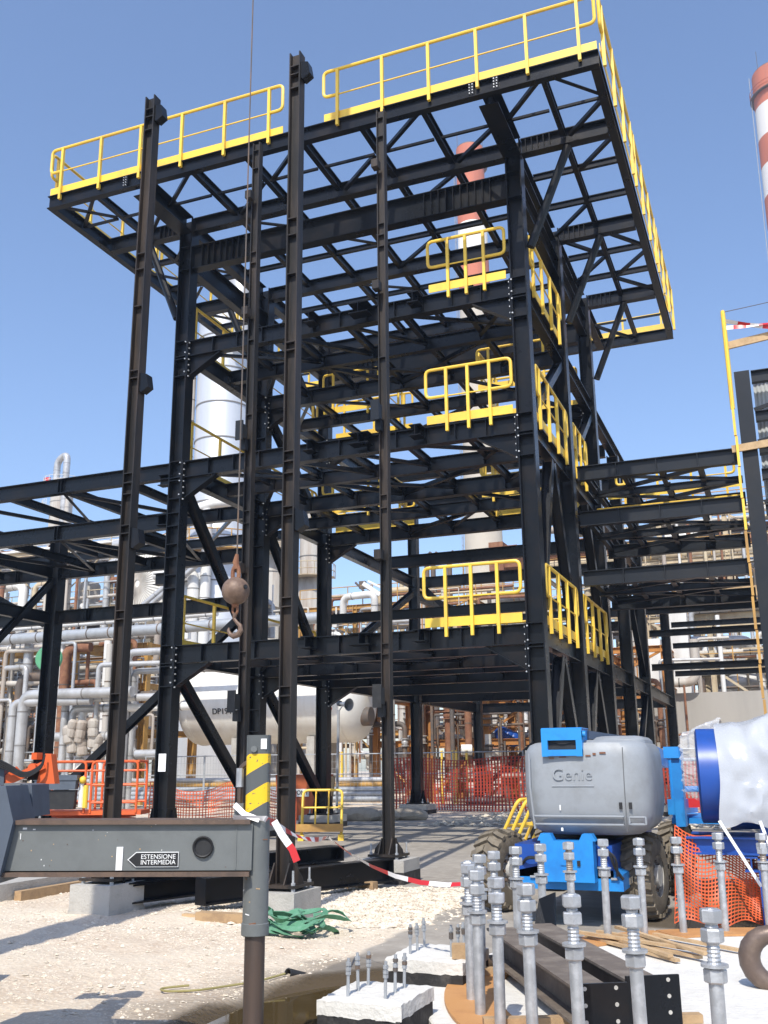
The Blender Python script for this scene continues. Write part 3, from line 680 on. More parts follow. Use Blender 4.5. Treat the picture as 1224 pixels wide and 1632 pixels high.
MB().tube(bend([(-.32, 20.30, 8.55), (-.32, 20.30, 10.75), (-.32, 20.62, 10.75), (-.32, 20.62, 9.4)], .08, 3), .045, 8).obj('guard_loop', yellow, ld)
for i in range(13):
    z = .05+i*.66
    MB().bar((-.32+.012*(i % 2), 20.30, z), (-.32+.012*(i % 2), 20.30, z+.64), .05, .08, up=(0, 1, 0)).obj('stile', dyellow if i < 9 else yellow, ld)
for i in range(30):
    if i % 2 == 0: MB().tube([(-.32, 20.30, .4+i*.3), (-.32, 20.58, .4+i*.3)], .013, 6).obj('rung', dyellow, ld)
pk = MB().bar((-.30, 20.42, 10.0), (3.2, 20.42, 10.35), .05, .16).obj('guard_plank', woodp); tag(pk, 'rough timber guard plank on top of the stair tower', 'plank')
pk = MB().bar((-.42, 20.40, 7.72), (3.2, 20.40, 7.95), .05, .15).obj('guard_plank', woodp); tag(pk, 'pale timber plank crossing the stair tower at link bridge height', 'plank')
pk = MB().bar((-1.9, 31.2, 6.5), (.9, 31.2, 6.55), .05, .32).obj('guard_plank', woodp); tag(pk, 'wide pale plank behind the link bridge, beside the yellow ladder', 'plank')

def ribbon(name, pts, wid, label, cat, per=.5, twist=.8, n=10, seed=1):
    pts = [V(p) for p in pts]; fine = []
    for a, b in zip(pts, pts[1:]):
        for k in range(n): fine.append(a.lerp(b, k/n))
    fine.append(pts[-1]); vs_, fs, run, acc = [], [], [], 0; rr_ = random.Random(seed)
    for i, p in enumerate(fine):
        if i: acc += (p-fine[i-1]).length
        a = math.sin(acc*2.1+seed)*twist; d = (fine[min(i+1, len(fine)-1)]-fine[max(i-1, 0)]).normalized()
        sd = V((0, 0, 1)); sd = (sd-d*d.dot(sd)).normalized(); ot = d.cross(sd)
        q = sd*math.cos(a)+ot*math.sin(a)
        vs_ += [p-q*wid/2, p+q*wid/2]; run += [acc/per, acc/per]
    for i in range(len(fine)-1): fs.append((2*i, 2*i+2, 2*i+3, 2*i+1))
    m = MB().add(vs_, fs); me = m.mesh(name, tape_m); at = me.attributes.new('run', 'FLOAT', 'POINT'); at.data.foreach_set('value', run)
    return tag(link(name, me), label, cat)
def sag(a, b, s_, n=8):
    a, b = V(a), V(b); return [a.lerp(b, i/n)-V((0, 0, s_*4*(i/n)*(1-i/n))) for i in range(n+1)]
ribbon('barrier_tape', sag((-.28, 20.28, 10.5), (3.0, 20.3, 10.3), .3)+sag((3.0, 20.3, 10.75), (-.28, 20.28, 10.35), .2), .09, 'red and white tape strung along the top of the stair tower', 'tape', .5, n=4)
wire = MB().tube(sag((-.3, 20.3, 10.72), (3.2, 20.3, 11.0), .02), .008, 5).obj('guard_wire', dkpipe); tag(wire, 'thin guard wire above the tape on the stair tower', 'wire')

# ================================================================ CRANE WITH OUTRIGGER (left foreground)
Cr = thing('mobile_crane', 'grey mobile crane outrigger beam and striped leg in the left foreground', 'crane', (-5.0, 3.2, 0))
O0 = V((-3.90, 4.325, 0)); ud = V((.926, .378, 0)); nb = V((-.378, .926, 0))     # along the beam, away from camera
def op(t, z, d=0): return O0+ud*t+nb*d+V((0, 0, z))
LB_ = 1.37
ob = MB().bar(op(0, 1.105, .11), op(LB_-.06, 1.095, .11), .20, .235).obj('outrigger_beam', cranegrey, Cr)
for z in (1.232, .970):
    MB().bar(op(0, z, .10), op(LB_-.07, z-.01, .10), .235, .022).obj('edge_strip', brownedge, ob)
MB().lathe([(.050, 0), (.056, .012), (.050, .018), (.044, .014), (.043, .004), (0, .004)], op(1.052, 1.098, .008), -nb, 28).obj('rubber_cap', blackr, ob)
MB().bar(op(.612, .985, .006), op(.612, 1.102, .006), .034, .008, up=(nb.x, nb.y, 0)).obj('white_mark', white, ob)
MB().bar(op(1.225, .985, .0085), op(1.225, 1.218, .0085), .006, .006, up=(nb.x, nb.y, 0)).obj('weld_seam', cranegrey, ob)
for k in range(26):
    t_, z_, w_, h_ = R.uniform(.05, 1.2), R.uniform(.985, 1.215), R.uniform(.002, .008), R.uniform(.002, .007)
    if k < 3: t_, z_, w_, h_ = (.10, .15, .08)[k], (1.20, 1.195, 1.16)[k], (.022, .014, .004)[k], (.010, .006, .03)[k]
    MB().bar(op(t_-w_/2, z_, .0092), op(t_+w_/2, z_, .0092), .002, h_).obj('paint_chip', (white, woodp, brownedge)[k % 3] if k > 2 else white, ob)
sg = MB().prism([op(.655, 1.038, .004), op(.70, 1.076, .004), op(.925, 1.075, .004), op(.925, .999, .004), op(.70, 1.0, .004)], -nb*.004).obj('arrow_sign', white, ob)
sgb = MB().prism([op(.662, 1.038, -.0004), op(.702, 1.072, -.0004), op(.922, 1.071, -.0004), op(.922, 1.003, -.0004), op(.702, 1.004, -.0004)], -nb*.002)
sgb.obj('arrow_face', blackr, ob)
link('lettering', text_mesh('ESTENSIONE\nINTERMEDIA', .0325, white, op(.818, 1.037, -.0035), ud, (0, 0, 1), .0008, .0), ob)
# leg: striped tube above, sleeve, rod
lc = op(LB_-.045, 0, .10)
def lp(z): return V((lc.x, lc.y, z))
sl_ = MB().cyl(lp(.645), lp(1.235), .068, 28).obj('leg_sleeve', cranegrey, Cr)
MB().lathe([(.0685, 0), (.0735, .004), (.0735, .06), (.0685, .064)], lp(.645), (0, 0, 1), 28).obj('collar', cranegrey, sl_)
rp = []
for k in range(32):
    a = 2*math.pi*k/32; c_, s_ = math.cos(a), math.sin(a); q = (abs(c_)**5+abs(s_)**5)**(-1/5)*.064; rp.append((c_*q, s_*q))
tb = MB().ext(rp, lp(1.236), lp(1.675), (ud.x, ud.y, 0)).obj('striped_tube', hazard, Cr)
MB().cyl(lp(1.60)-nb*.062-ud*.018, lp(1.60)-nb*.080-ud*.018, .017, 16).obj('bolt_head', cranegrey, tb)
MB().prism([lp(1.655)-nb*.066+ud*.018, lp(1.655)-nb*.066+ud*.05, lp(1.60)-nb*.066+ud*.05, lp(1.60)-nb*.066+ud*.018], -nb*.002).obj('sticker', paper, tb)
for k in range(14):
    a = R.uniform(2.9, 6.0); z_ = R.uniform(.68, 1.2); p_ = lp(z_)+V((math.cos(a), math.sin(a), 0))*.0675; q_ = V((-math.sin(a), math.cos(a), 0))*R.uniform(.004, .02)
    MB().bar(p_-q_, p_+q_+V((0, 0, R.uniform(-.004, .008))), .003, R.uniform(.003, .007)).obj('paint_scratch', (woodp, white, rust)[k % 3], sl_)
rd = MB().cyl(lp(.10), lp(.66), .054, 28).obj('ram_rod', rodm, Cr)
MB().cyl(lp(.0), lp(.12), .20, 28).obj('foot_plate', cranegrey, rd)
MB().tube(bend([lp(1.24)-ud*.10, lp(1.50)-ud*.10, lp(1.53)-ud*.06, lp(1.53)-ud*.03], .03, 3), .016, 8).obj('hydraulic_pipe', rodm, Cr)
MB().cyl(lp(1.40)-ud*.10, lp(1.50)-ud*.10, .021, 10).obj('pipe_fitting', galv, Cr)
MB().box(lp(1.275)-ud*.10+nb*.0, (.05, .05, .08), math.atan2(ud.y, ud.x)).obj('pipe_bracket', cranegrey, Cr)
# housing the beam slides in
hs = MB().prism([op(-.6, 1.41, -.05), op(.0, 1.42, -.05), op(.055, 1.24, -.05), op(.0, .93, -.05), op(-.6, .95, -.05)], nb*.34).obj('beam_housing', housegrey, Cr)
MB().prism([op(-.13, 1.24, .30), op(-.03, 1.24, .30), op(-.045, 1.425, .30), op(-.14, 1.43, .30)], nb*.3).obj('housing_plate', cranegrey, Cr)
MB().prism([op(-.029, 1.245, .33), op(.03, 1.245, .33), op(.01, 1.42, .33), op(-.044, 1.425, .33)], nb*.3).obj('housing_plate', housegrey, Cr)
# bodywork and boom beyond the left picture edge
MB().box((-5.6, 2.2, 1.1), (2.6, 5.6, .55), .39).obj('carrier', housegrey, Cr)
for i, (x, y) in enumerate(((-5.0, 4.3), (-6.4, 3.7), (-4.0, .9), (-5.6, .3))): MB().cyl((x-.2, y-.08, .5), (x+.2, y+.08, .5), .5, 20).obj('wheel', tyre, Cr)
MB().box((-6.2, 2.0, 2.0), (1.6, 2.6, 1.2), .39).obj('cab', cranegrey, Cr)
MB().bar((-6.05, 2.2, 2.5), (-6.03, 6.3, 12.2), .46, .58).obj('boom', cranegrey, Cr); MB().bar((-6.04, 5.6, 10.5), (-6.02, 10.1, 21.2), .36, .46).obj('boom_section', cranegrey, Cr)
MB().cyl((-6.15, 10.15, 21.2), (-5.9, 10.15, 21.2), .28, 20).obj('boom_sheave', cranegrey, Cr)
# overhaul ball
bc = V((-6.07, 10.34, 3.60))
Bl = thing('hook_ball', 'rusty brown iron hook ball hanging on a thin crane cable', 'crane hook', bc)
MB().ball(bc, .172, 14).obj('ball', rustball, Bl)
MB().cyl(bc+V((.166, -.06, .03)), bc+V((.176, -.065, .031)), .028, 12).obj('plug', blackr, Bl)
MB().lathe([(.172, -.004), (.1745, 0), (.172, .004)], bc+V((-.05, 0, 0)), (1, 0, .05), 30).obj('seam', blackr, Bl) if False else None
MB().tube(bend([bc+V((-.045, 0, .15)), bc+V((-.05, 0, .26)), bc+V((0, 0, .34)), bc+V((.04, 0, .26)), bc+V((.035, 0, .15))], .05, 4), .026, 8).obj('shackle', rust, Bl)
MB().tube([bc+V((.01, 0, .27)), bc+V((-.01, 0, .36)), bc+V((.005, 0, .46))], .03, 8, radii=[.035, .04, .022]).obj('rope_socket', rust, Bl)
MB().tube([bc+V((.005, 0, .44)), V((-5.98, 10.2, 21.0))], .0105, 6).obj('cable', dkpipe, Bl)
MB().cyl(bc+V((0, 0, -.16)), bc+V((0, 0, -.20)), .05, 12, .035).obj('swivel', rust, Bl)
MB().tube(bend([bc+V((-.03, 0, -.19)), bc+V((-.035, 0, -.26)), bc+V((0, 0, -.30)), bc+V((.035, 0, -.26)), bc+V((.03, 0, -.19))], .03, 3), .016, 8).obj('swivel_link', rust, Bl)
hk = [(0, 0, -.27), (-.01, 0, -.34), (.03, 0, -.39), (.075, 0, -.43), (.085, 0, -.49), (.05, 0, -.54), (-.01, 0, -.555), (-.06, 0, -.53), (-.085, 0, -.48), (-.08, 0, -.445)]
MB().tube([bc+V(p) for p in hk], .02, 10, radii=[.03, .022, .022, .028, .034, .036, .034, .028, .02, .008]).obj('hook', rustball, Bl)

ribbon('barrier_tape', sag(lp(1.245)-nb*.085-ud*.12, lp(1.238)-nb*.085+ud*.05, .0, 3)+sag(lp(1.225)-nb*.09+ud*.09, (-3.35, 7.2, .98), .05, 6)[1:]+sag((-3.35, 7.2, .98), (-1.98, 6.52, .76), .12, 6)[1:], .032, 'red and white barrier tape tied from the striped leg to the anchor bolts', 'tape', .42, n=6, seed=2)
ribbon('barrier_tape', [lp(1.225)-nb*.09+ud*.10, lp(1.16)-nb*.10+ud*.14, lp(1.08)-nb*.10+ud*.20, lp(1.02)-nb*.10+ud*.225], .038, 'loose end of barrier tape hanging beside the striped leg', 'tape', .30, .3, n=5, seed=3)
ribbon('barrier_tape', [lp(1.31)-nb*.05-ud*.12, lp(1.26)-nb*.08-ud*.06, lp(1.232)-nb*.085+ud*.02], .03, 'short white tape tail knotted on the striped leg', 'tape', .9, .4, n=4, seed=4)

# ================================================================ ROUND FOUNDATION WITH ANCHOR BOLTS
Fd = thing('round_foundation', 'round white concrete foundation ringed with tall galvanised anchor bolts', 'foundation', (RC.x, RC.y, 0))
n = 96; m = MB(); ro = RR+.30
m.lathe([(0, .082), (1.2, .085), (RR-.2, .08), (ro-.01, .08), (ro, .07), (ro, -.6)], RC, (0, 0, 1), n); m.obj('concrete_pad', whconc, Fd)
for k in range(42):
    a = rad(106+8.57*k)
    if not (100 < (106+8.57*k) < 262): continue
    c = RC+V((math.cos(a)*RR, math.sin(a)*RR, 0)); tl = R.uniform(-.012, .012); z0 = .095
    def zz(z): return c+V((tl*z, tl*.6*z, z))
    o = MB().cyl(zz(z0), zz(.60), .0315, 18).obj('anchor_bolt', galv, Fd)
    h = R.uniform(-.012, .012)
    th = MB()
    pts = []; rd_ = []
    for q in range(34): pts += [zz(.60+q*.0085)]; rd_ += [.0255 if q % 2 else .0295]
    th.tube(pts, .03, 14, radii=rd_); th.obj('thread', galvr if R.random() < .35 else galv, o, smooth=False)
    t0 = R.uniform(0, 1)
    def nut(z, hgt=.058, r=.050, nm='nut'):
        a0 = R.uniform(0, 1.05); p = [(math.cos(a0+i*math.pi/3)*r, math.sin(a0+i*math.pi/3)*r) for i in range(6)]
        p2 = [(x*.9, y*.9) for x, y in p]
        MB().ext(p2, zz(z), zz(z+.006), (1, 0, 0), prof2=p).ext(p, zz(z+.006), zz(z+hgt-.006), (1, 0, 0), caps=False).ext(p, zz(z+hgt-.006), zz(z+hgt), (1, 0, 0), prof2=p2).obj(nm, galv, o)
    nut(.585+h); MB().cyl(zz(.649+h), zz(.661+h), .059, 20).obj('washer', galv, o)
    if R.random() < .12: nut(.72+h)
    nut(.752+h*1.5); nut(.832+h*1.5)
# plywood template ring in segments
for i, (a0, a1) in enumerate(((96, 127), (127.4, 152), (152.4, 184), (184.4, 214.0), (214.4, 243), (243.4, 268))):
    m = MB(); a0, a1 = rad(a0), rad(a1); N_ = 14; ri, re = RR-.17, RR+.17; zt = .094+.001*(i % 2)
    vs_ = []
    for k in range(N_+1):
        a = a0+(a1-a0)*k/N_
        for r_, z in ((ri, zt-.012), (re, zt-.012), (re, zt+.006), (ri, zt+.006)): vs_.append((RC.x+math.cos(a)*r_, RC.y+math.sin(a)*r_, z))
    fs = []
    for k in range(N_):
        for q in range(4): fs.append((k*4+q, k*4+(q+1) % 4, k*4+4+(q+1) % 4, k*4+4+q))
    fs += [(0, 1, 2, 3), (N_*4+3, N_*4+2, N_*4+1, N_*4)]
    pos = ('behind the laths at the far right', 'far side by the blue chassis,', 'at the left rim far end', 'in the left foreground', 'below the black beams,', 'nearest the camera')[i]
    tag(m.add(vs_, fs).obj('plywood_template', ply), 'curved orange plywood segment of the bolt ring, %s' % pos.strip(','), 'plywood', 'template ring segments')

# two black girders lying in the ring
def girder(p0, p1, lab, h=.20, b=.17):
    p0, p1 = V(p0), V(p1); d = (p1-p0).normalized(); s_ = d.cross(V((0, 0, 1)))
    t = thing('steel_girder', lab, 'steel beam', (p0+p1)/2)
    MB().ib(p0, p1, h, b, .012, .016).obj('web_and_flanges', dustgirder, t)
    ep = MB().bar(p1-V((0, 0, h*.72))-d*.0, p1+V((0, 0, h*.72)), b*1.5, .018, up=d).obj('end_plate', steel, t)
    for zq in (-.105, -.035, .035, .105):
        for sx in (-.085, .085): MB().cyl(p1+s_*sx+V((0, 0, zq*1.15))+d*.0095, p1+s_*sx+V((0, 0, zq*1.15))+d*.012, .011, 10).obj('bolt_hole', concrete, ep)
    return t
girder((-2.10, 7.52, .245), (-1.04, 5.62, .245), 'black steel girder lying in the bolt ring, the left one of the pair', .20, .20)
girder((-1.86, 7.72, .255), (-.80, 5.86, .255), 'black steel girder lying in the bolt ring, the right one of the pair', .20, .20)
for i, (a, b) in enumerate((((-2.3, 7.0, .122), (-1.3, 7.5, .122)), ((-1.72, 5.75, .122), (-.6, 6.25, .122)))):
    tag(MB().bar(a, b, .07, .045).obj('bearer', wood), ('timber bearer under the far end of the black girders', 'timber bearer under the near end of the black girders')[i], 'timber')
tag(MB().prism([(-1.95, 7.75, .09), (-1.75, 7.75, .09), (-1.78, 7.95, .55), (-1.9, 7.95, .50)], (.01, .02, 0)).obj('steel_plate', steel), 'dark steel plate standing behind the black girders', 'steel plate')
lat = [((-1.75, 8.95), (-.75, 8.15), .03), ((-1.72, 8.85), (-.9, 8.0), .025), ((-1.65, 8.98), (-.68, 8.35), .05), ((-1.55, 8.78), (-.95, 8.02), .055), ((-1.82, 8.80), (-.82, 8.28), .07), ((-1.5, 9.05), (-.7, 8.05), .085), ((-1.2, 9.1), (-.5, 8.55), .03)]
for i, (a, b, z) in enumerate(lat):
    o = MB().bar((*a, .085+z*.9), (*b, .088+z*.8), .045, .022).obj('wooden_lath', woodp)
    tag(o, ('lowest long lath at the left of the heap', 'short lath underneath the heap', 'lath along the far edge of the heap', 'short lath across the near side of the heap', 'upper lath lying flattest across the heap', 'topmost lath crossing the whole heap', 'single lath apart to the right of the heap')[i]+' on the white pad', 'lath', 'heap of laths by the anchor bolts')
# big crane hook on the pad
hc = V((-.205, 7.35, 0)); Hk = thing('lifting_hook', 'large worn steel crane hook lying on the white pad at the right edge', 'crane hook', (hc.x, hc.y, .08))
hp = [hc+V((.12, 0, .50)), hc+V((.07, 0, .43))]; hrad = [.060, .058]
for k in range(14):
    a = rad(78+k*19); hp.append(hc+V((math.cos(a)*.165, 0, .262+math.sin(a)*.155))); hrad.append(.050+.020*math.sin(min(1, k/11)*math.pi)-(.036*max(0, (k-9)/4)))
MB().tube(hp, .04, 14, radii=hrad).obj('hook', hookm, Hk)
MB().prism([hc+V((.0, -.06, .47)), hc+V((.26, -.06, .45)), hc+V((.30, -.06, .80)), hc+V((.10, -.06, .86)), hc+V((.0, -.06, .7))], (0, .12, 0)).obj('hook_block', steel, Hk)

# small piers with anchor studs
def studpier(x0, x1, y0, y1, zt, lab, sx, sy):
    t = thing('studded_pier', lab, 'concrete pier', ((x0+x1)/2, (y0+y1)/2, 0))
    cx, cy = (x0+x1)/2, (y0+y1)/2; m = MB(); N_ = 14; vs_ = []; rr_ = random.Random(int(x0*100))
    for j in range(N_+1):
        for i in range(N_+1):
            x = x0+(x1-x0)*i/N_; y = y0+(y1-y0)*j/N_; e = i in (0, N_) or j in (0, N_)
            vs_.append((x+(rr_.uniform(-.008, .008) if e else 0), y+(rr_.uniform(-.008, .008) if e else 0), zt+rr_.uniform(-.006, .006)-(.008 if e else 0)))
    fs = [(j*(N_+1)+i, j*(N_+1)+i+1, (j+1)*(N_+1)+i+1, (j+1)*(N_+1)+i) for j in range(N_) for i in range(N_)]
    m.add(vs_, fs)
    rim_ = [j*0+i for i in range(N_+1)]+[(j+1)*(N_+1)-1 for j in range(1, N_+1)]+[N_*(N_+1)+i for i in range(N_-1, -1, -1)]+[j*(N_+1) for j in range(N_-1, 0, -1)]
    o0 = len(m.v); m.v += [(m.v[k][0], m.v[k][1], zt-.085+rr_.uniform(-.006, .006)) for k in rim_]; L_ = len(rim_)
    for k in range(L_): m.f.append((rim_[k], o0+k, o0+(k+1) % L_, rim_[(k+1) % L_])); m.m.append(0)
    m.obj('cap', whconc, t)
    MB().box((cx, cy, (zt-.083-.5)/2), (x1-x0-.004, y1-y0-.004, zt-.083+.5)).obj('coated_base', bitumen, t)
    for ix in (-1, 1):
        for iy in (-1, 0, 1):
            b = V((cx+ix*sx, cy+iy*sy, zt-.02)); tl = V((rr_.uniform(-.03, .03), rr_.uniform(-.03, .03), 1)); hh = rr_.uniform(.20, .225)
            o = MB().cyl(b, b+tl*hh, .0095, 10).obj('anchor_stud', galvf, t)
            for q in (.60, .70, .82): MB().cyl(b+tl*hh*q, b+tl*hh*(q+.085), .0165, 6).obj('nut', galvf if rr_.random() < .6 else dkpipe, o)
    return t
studpier(-2.60, -2.10, 5.45, 6.00, .24, 'small white topped concrete pier with six rusty studs, nearest the camera', .115, .15)
studpier(-2.70, -2.14, 6.72, 7.34, .24, 'white topped concrete pier with studs beside the plywood ring', .15, .15)
tag(MB().box((-2.2, 6.86, .285), (.11, .09, .09), .3).obj('wood_block', wood), 'small brown wood block lying on the farther studded pier', 'wood block')

# slings, hoses, timbers
rs2 = random.Random(5)
m = MB()
def strap(m, pts, wid, th=.006):
    pts = [V(p) for p in pts]; vs_ = []
    for i, p in enumerate(pts):
        d = (pts[min(i+1, len(pts)-1)]-pts[max(i-1, 0)]).normalized(); a = math.sin(i*.55)*.9
        s_ = d.cross(V((0, 0, 1))).normalized(); q = s_*math.cos(a)+V((0, 0, 1))*math.sin(a); nrm = d.cross(q)
        for e, t_ in ((-1, 0), (1, 0), (1, 1), (-1, 1)): vs_.append(p+q*wid/2*e+nrm*th*t_)
    fs = [(i*4+k, i*4+(k+1) % 4, i*4+4+(k+1) % 4, i*4+4+k) for i in range(len(pts)-1) for k in range(4)]
    m.add(vs_, fs)
for lp_ in range(8):
    cx, cy = -4.42+rs2.uniform(-.16, .16), 8.78+rs2.uniform(-.12, .12); a0 = rs2.uniform(0, 6); ra, rb = rs2.uniform(.14, .34), rs2.uniform(.12, .26); th = rs2.uniform(-.5, .5); pts = []
    for k in range(25):
        a = a0+k*.262; x, y = ra*math.cos(a), rb*math.sin(a)*(1+.3*math.sin(2*a)); X, Y = cx+x*math.cos(th)-y*math.sin(th), cy+x*math.sin(th)+y*math.cos(th)
        pts.append((X, Y, gz(X, Y)+.045+.04*lp_*.5+.035*math.sin(k*.7+lp_)))
    strap(m, pts, .055)
tag(m.obj('lifting_sling', green), 'heap of green webbing slings on the gravel', 'sling')
hs_ = [(-3.6, 7.0), (-3.7, 6.8), (-3.85, 6.6), (-3.95, 6.35), (-4.15, 6.28), (-4.28, 6.38), (-4.1, 6.5)]
tag(MB().tube(bend([(x, y, gz(x, y)+.02) for x, y in hs_], .08, 4), .0075, 8).obj('garden_hose', pmat('yellow_green_hose', (.30, .26, .10), .7)), 'thin yellow green hose coming out of a black pipe end', 'hose')
tag(MB().lathe([(.030, -.25), (.036, -.25), (.036, .05), (.029, .05), (.029, -.25)], (-3.58, 7.08, .015), (-.3, -.9, .30), 20).obj('drain_pipe', pmat('black_pipe_with_white_rim', (.03, .03, .03), .5)), 'open end of a black drain pipe by the puddle', 'pipe')
for i, (a, b, w_, h_, lab) in enumerate((((-5.72, 12.22, .05), (-4.98, 12.12, .05), .12, .10, 'square timber sleeper lying in front of the dark based pier'), ((-5.75, 9.25, .045), (-5.05, 9.2, .05), .13, .085, 'brown timber sleeper on the gravel under the black box beams'), ((-6.0, 9.35, .03), (-5.2, 9.3, .03), .06, .03, 'thin yellowish board on the gravel left of the ram rod'))):
    tag(MB().bar(a, b, w_, h_).obj('timber', wood if i != 2 else woodp), lab, 'timber')
# black beams stacked behind the outrigger
def pile(p0, p1, h, b, lab):
    p0, p1 = V(p0), V(p1); t = thing('steel_girder', lab, 'steel beam', (p0+p1)/2); d = (p1-p0).normalized(); s_ = d.cross(V((0, 0, 1)))
    MB().ib(p0, p1, h, b, .014, .018).obj('web_and_flanges', steel, t)
    for q in (p0, p1): MB().bar(q-V((0, 0, h*.5)), q+V((0, 0, h*.5)), b, .016, up=d).obj('end_plate', steel, t)
pile((-6.98, 9.55, .17), (-5.75, 12.55, .19), .20, .26, 'lower black steel beam of the stack behind the outrigger')
pile((-6.96, 9.52, .375), (-5.72, 12.58, .395), .19, .26, 'upper black steel beam of the stack behind the outrigger')
pile((-6.05, 9.75, .21), (-4.95, 12.5, .21), .28, .18, 'single black steel beam beside the stack behind the outrigger')
kb = MB().box((-10.2, 11.0, .05), (2.9, 6.0, .30)).obj('concrete_plinth', concrete); tag(kb, 'long low concrete plinth at the left edge below the outrigger', 'concrete plinth')
tag(MB().bar((-8.66, 9.9, .05), (-8.66, 11.2, .05), .10, .12).obj('timber', wood), 'timber baulk beside the concrete plinth on the left', 'timber')
# ================================================================ BOOM LIFT
def rrect(cx, cy, hx, hy, r, n=6, bulge=0):
    out = []
    for qx, qy, a0 in ((1, -1, -90), (1, 1, 0), (-1, 1, 90), (-1, -1, 180)):
        for k in range(n+1):
            a = rad(a0+90*k/n); out.append((cx+qx*(hx-r)+math.cos(a)*r, cy+qy*(hy-r)+math.sin(a)*r))
    res = []
    N_ = len(out)
    for i in range(N_):
        a, b = out[i], out[(i+1) % N_]; L_ = math.hypot(a[0]-b[0], a[1]-b[1]); k_ = max(1, int(L_/.12))
        for k in range(k_): res.append((a[0]+(b[0]-a[0])*k/k_, a[1]+(b[1]-a[1])*k/k_))
    return [(x, y-bulge*max(0, 1-((x-cx)/hx)**2)*(1 if y < cy else 0)) for x, y in res]
Li = thing('boom_lift', 'articulated boom lift with light grey hood and blue chassis behind the anchor bolts', 'boom lift', (-2.1, 11.6, 0))
HX, HY = -1.865, 10.55
secs = [(.835, .24, .20), (.845, .165, .20), (.875, .10, .2), (.93, .05, .2), (1.02, .02, .2), (1.14, .004, .2), (1.35, 0, .2), (1.57, .006, .2), (1.64, .02, .19), (1.69, .05, .18), (1.715, .10, .16)]
m = MB(); N0 = None
for z, ins, r_ in secs:
    p = rrect(HX, HY, .63-ins, .67-ins, r_, bulge=.045); N0 = len(p); m.v += [(x, y, z) for x, y in p]
base = rrect(HX, HY, .63, .67, .25, 8, bulge=.045); m.v = []
for z, ins, r_ in secs:
    m.v += [(HX+(x-HX)*(1-ins/.63), HY+(y-HY)*(1-ins/.67), z+(.02*math.sin((x+2.5)*2.2) if z > 1.6 else 0)) for x, y in base]
N0 = len(base)
for i in range(len(secs)-1):
    for k in range(N0): m.f.append((i*N0+k, i*N0+(k+1) % N0, (i+1)*N0+(k+1) % N0, (i+1)*N0+k)); m.m.append(0)
m.f.append(tuple((len(secs)-1)*N0+k for k in range(N0))); m.m.append(0); m.f.append(tuple(range(N0-1, -1, -1))); m.m.append(0)
hood = m.obj('hood', hoodgrey, Li)
m = MB(); hb = rrect(-1.56, 10.5, .27, .5, .2)
for z, sc in ((1.69, 1), (1.735, .97), (1.765, .86), (1.775, .7)): m.v += [(-1.56+(x+1.56)*sc, 10.5+(y-10.5)*sc, z) for x, y in hb]
nb_ = len(hb)
for i in range(3):
    for k in range(nb_): m.f.append((i*nb_+k, i*nb_+(k+1) % nb_, (i+1)*nb_+(k+1) % nb_, (i+1)*nb_+k)); m.m.append(0)
m.f.append(tuple(3*nb_+k for k in range(nb_))); m.m.append(0); m.obj('hood_hump', hoodgrey, hood)
def fy(x): return HY-.67-.045*max(0, 1-((x-HX)/.63)**2)
def on_hood(name, pts, wd, mat=hoodgrey, proud=.006, r=.008):
    MB().tube([(x, fy(x)-proud, z) for x, z in pts], r, 6).obj(name, mat, hood)
for za, zb_, xs0, xs1 in ((1.02, .945, -2.36, -1.50), (1.015, .95, -1.45, -1.30)):
    nn = 8; loop = [(xs0+(xs1-xs0)*k/nn, za) for k in range(nn+1)]+[(xs1-(xs1-xs0)*k/nn, zb_) for k in range(nn+1)]
    MB().tube([(x, fy(x)-.001, z) for x, z in loop], .011, 6, closed=True).obj('moulded_rib', hoodgrey, hood)
on_hood('panel_seam', [(-1.475, .88), (-1.475, 1.3), (-1.47, 1.66)], .01, pmat('seam_shadow_gap', (.12, .125, .13), .6), 0.0, .004)
on_hood('panel_seam', [(-2.36, .90), (-2.395, 1.3), (-2.39, 1.62)], .01, hoodgrey, 0.0, .012)
tm = text_mesh('Genie', .165, hoodgrey, (-1.965, fy(-1.965)-.002, 1.405), (1, .0, 0), (0, 0, 1), .007, -.001)
link('raised_lettering', tm, hood)
on_hood('raised_underline', [(-2.17, 1.30), (-1.965, 1.30), (-1.76, 1.30)], .01, hoodgrey, .001, .007)
MB().prism([(-2.49, 10.15, 1.62), (-2.49, 10.15, 1.36), (-2.49, 10.27, 1.38), (-2.49, 10.31, 1.6)], (-.012, 0, 0)).obj('painted_side_recess', pmat('recess_shade_grey', (.16, .17, .18), .6), hood)  # flat darker plate, the shade of a recess put into its colour
for k, (x, z, w_, h_) in enumerate(((-2.16, 1.565, .05, .012), (-2.05, 1.575, .07, .010), (-1.80, 1.585, .05, .014), (-1.74, 1.60, .03, .02), (-1.66, 1.61, .06, .016), (-2.1, 1.10, .012, .05), (-2.09, .90, .02, .03))):
    MB().box((x, fy(x)-.0005, z), (w_, .004, h_), 0).obj('paint_chip', rust if k < 5 else white, hood)
for x in (-1.52, -1.43): MB().box((x, fy(x)-.004, 1.12), (.03, .012, .06)).obj('latch', blackr, hood)
MB().prism([(-1.36, fy(-1.36)-.002, 1.52), (-1.28, fy(-1.28)-.0, 1.52), (-1.28, fy(-1.28)-.0, 1.44), (-1.36, fy(-1.36)-.002, 1.44)], (0, -.003, 0)).obj('warning_decal', yellow, hood) if False else None
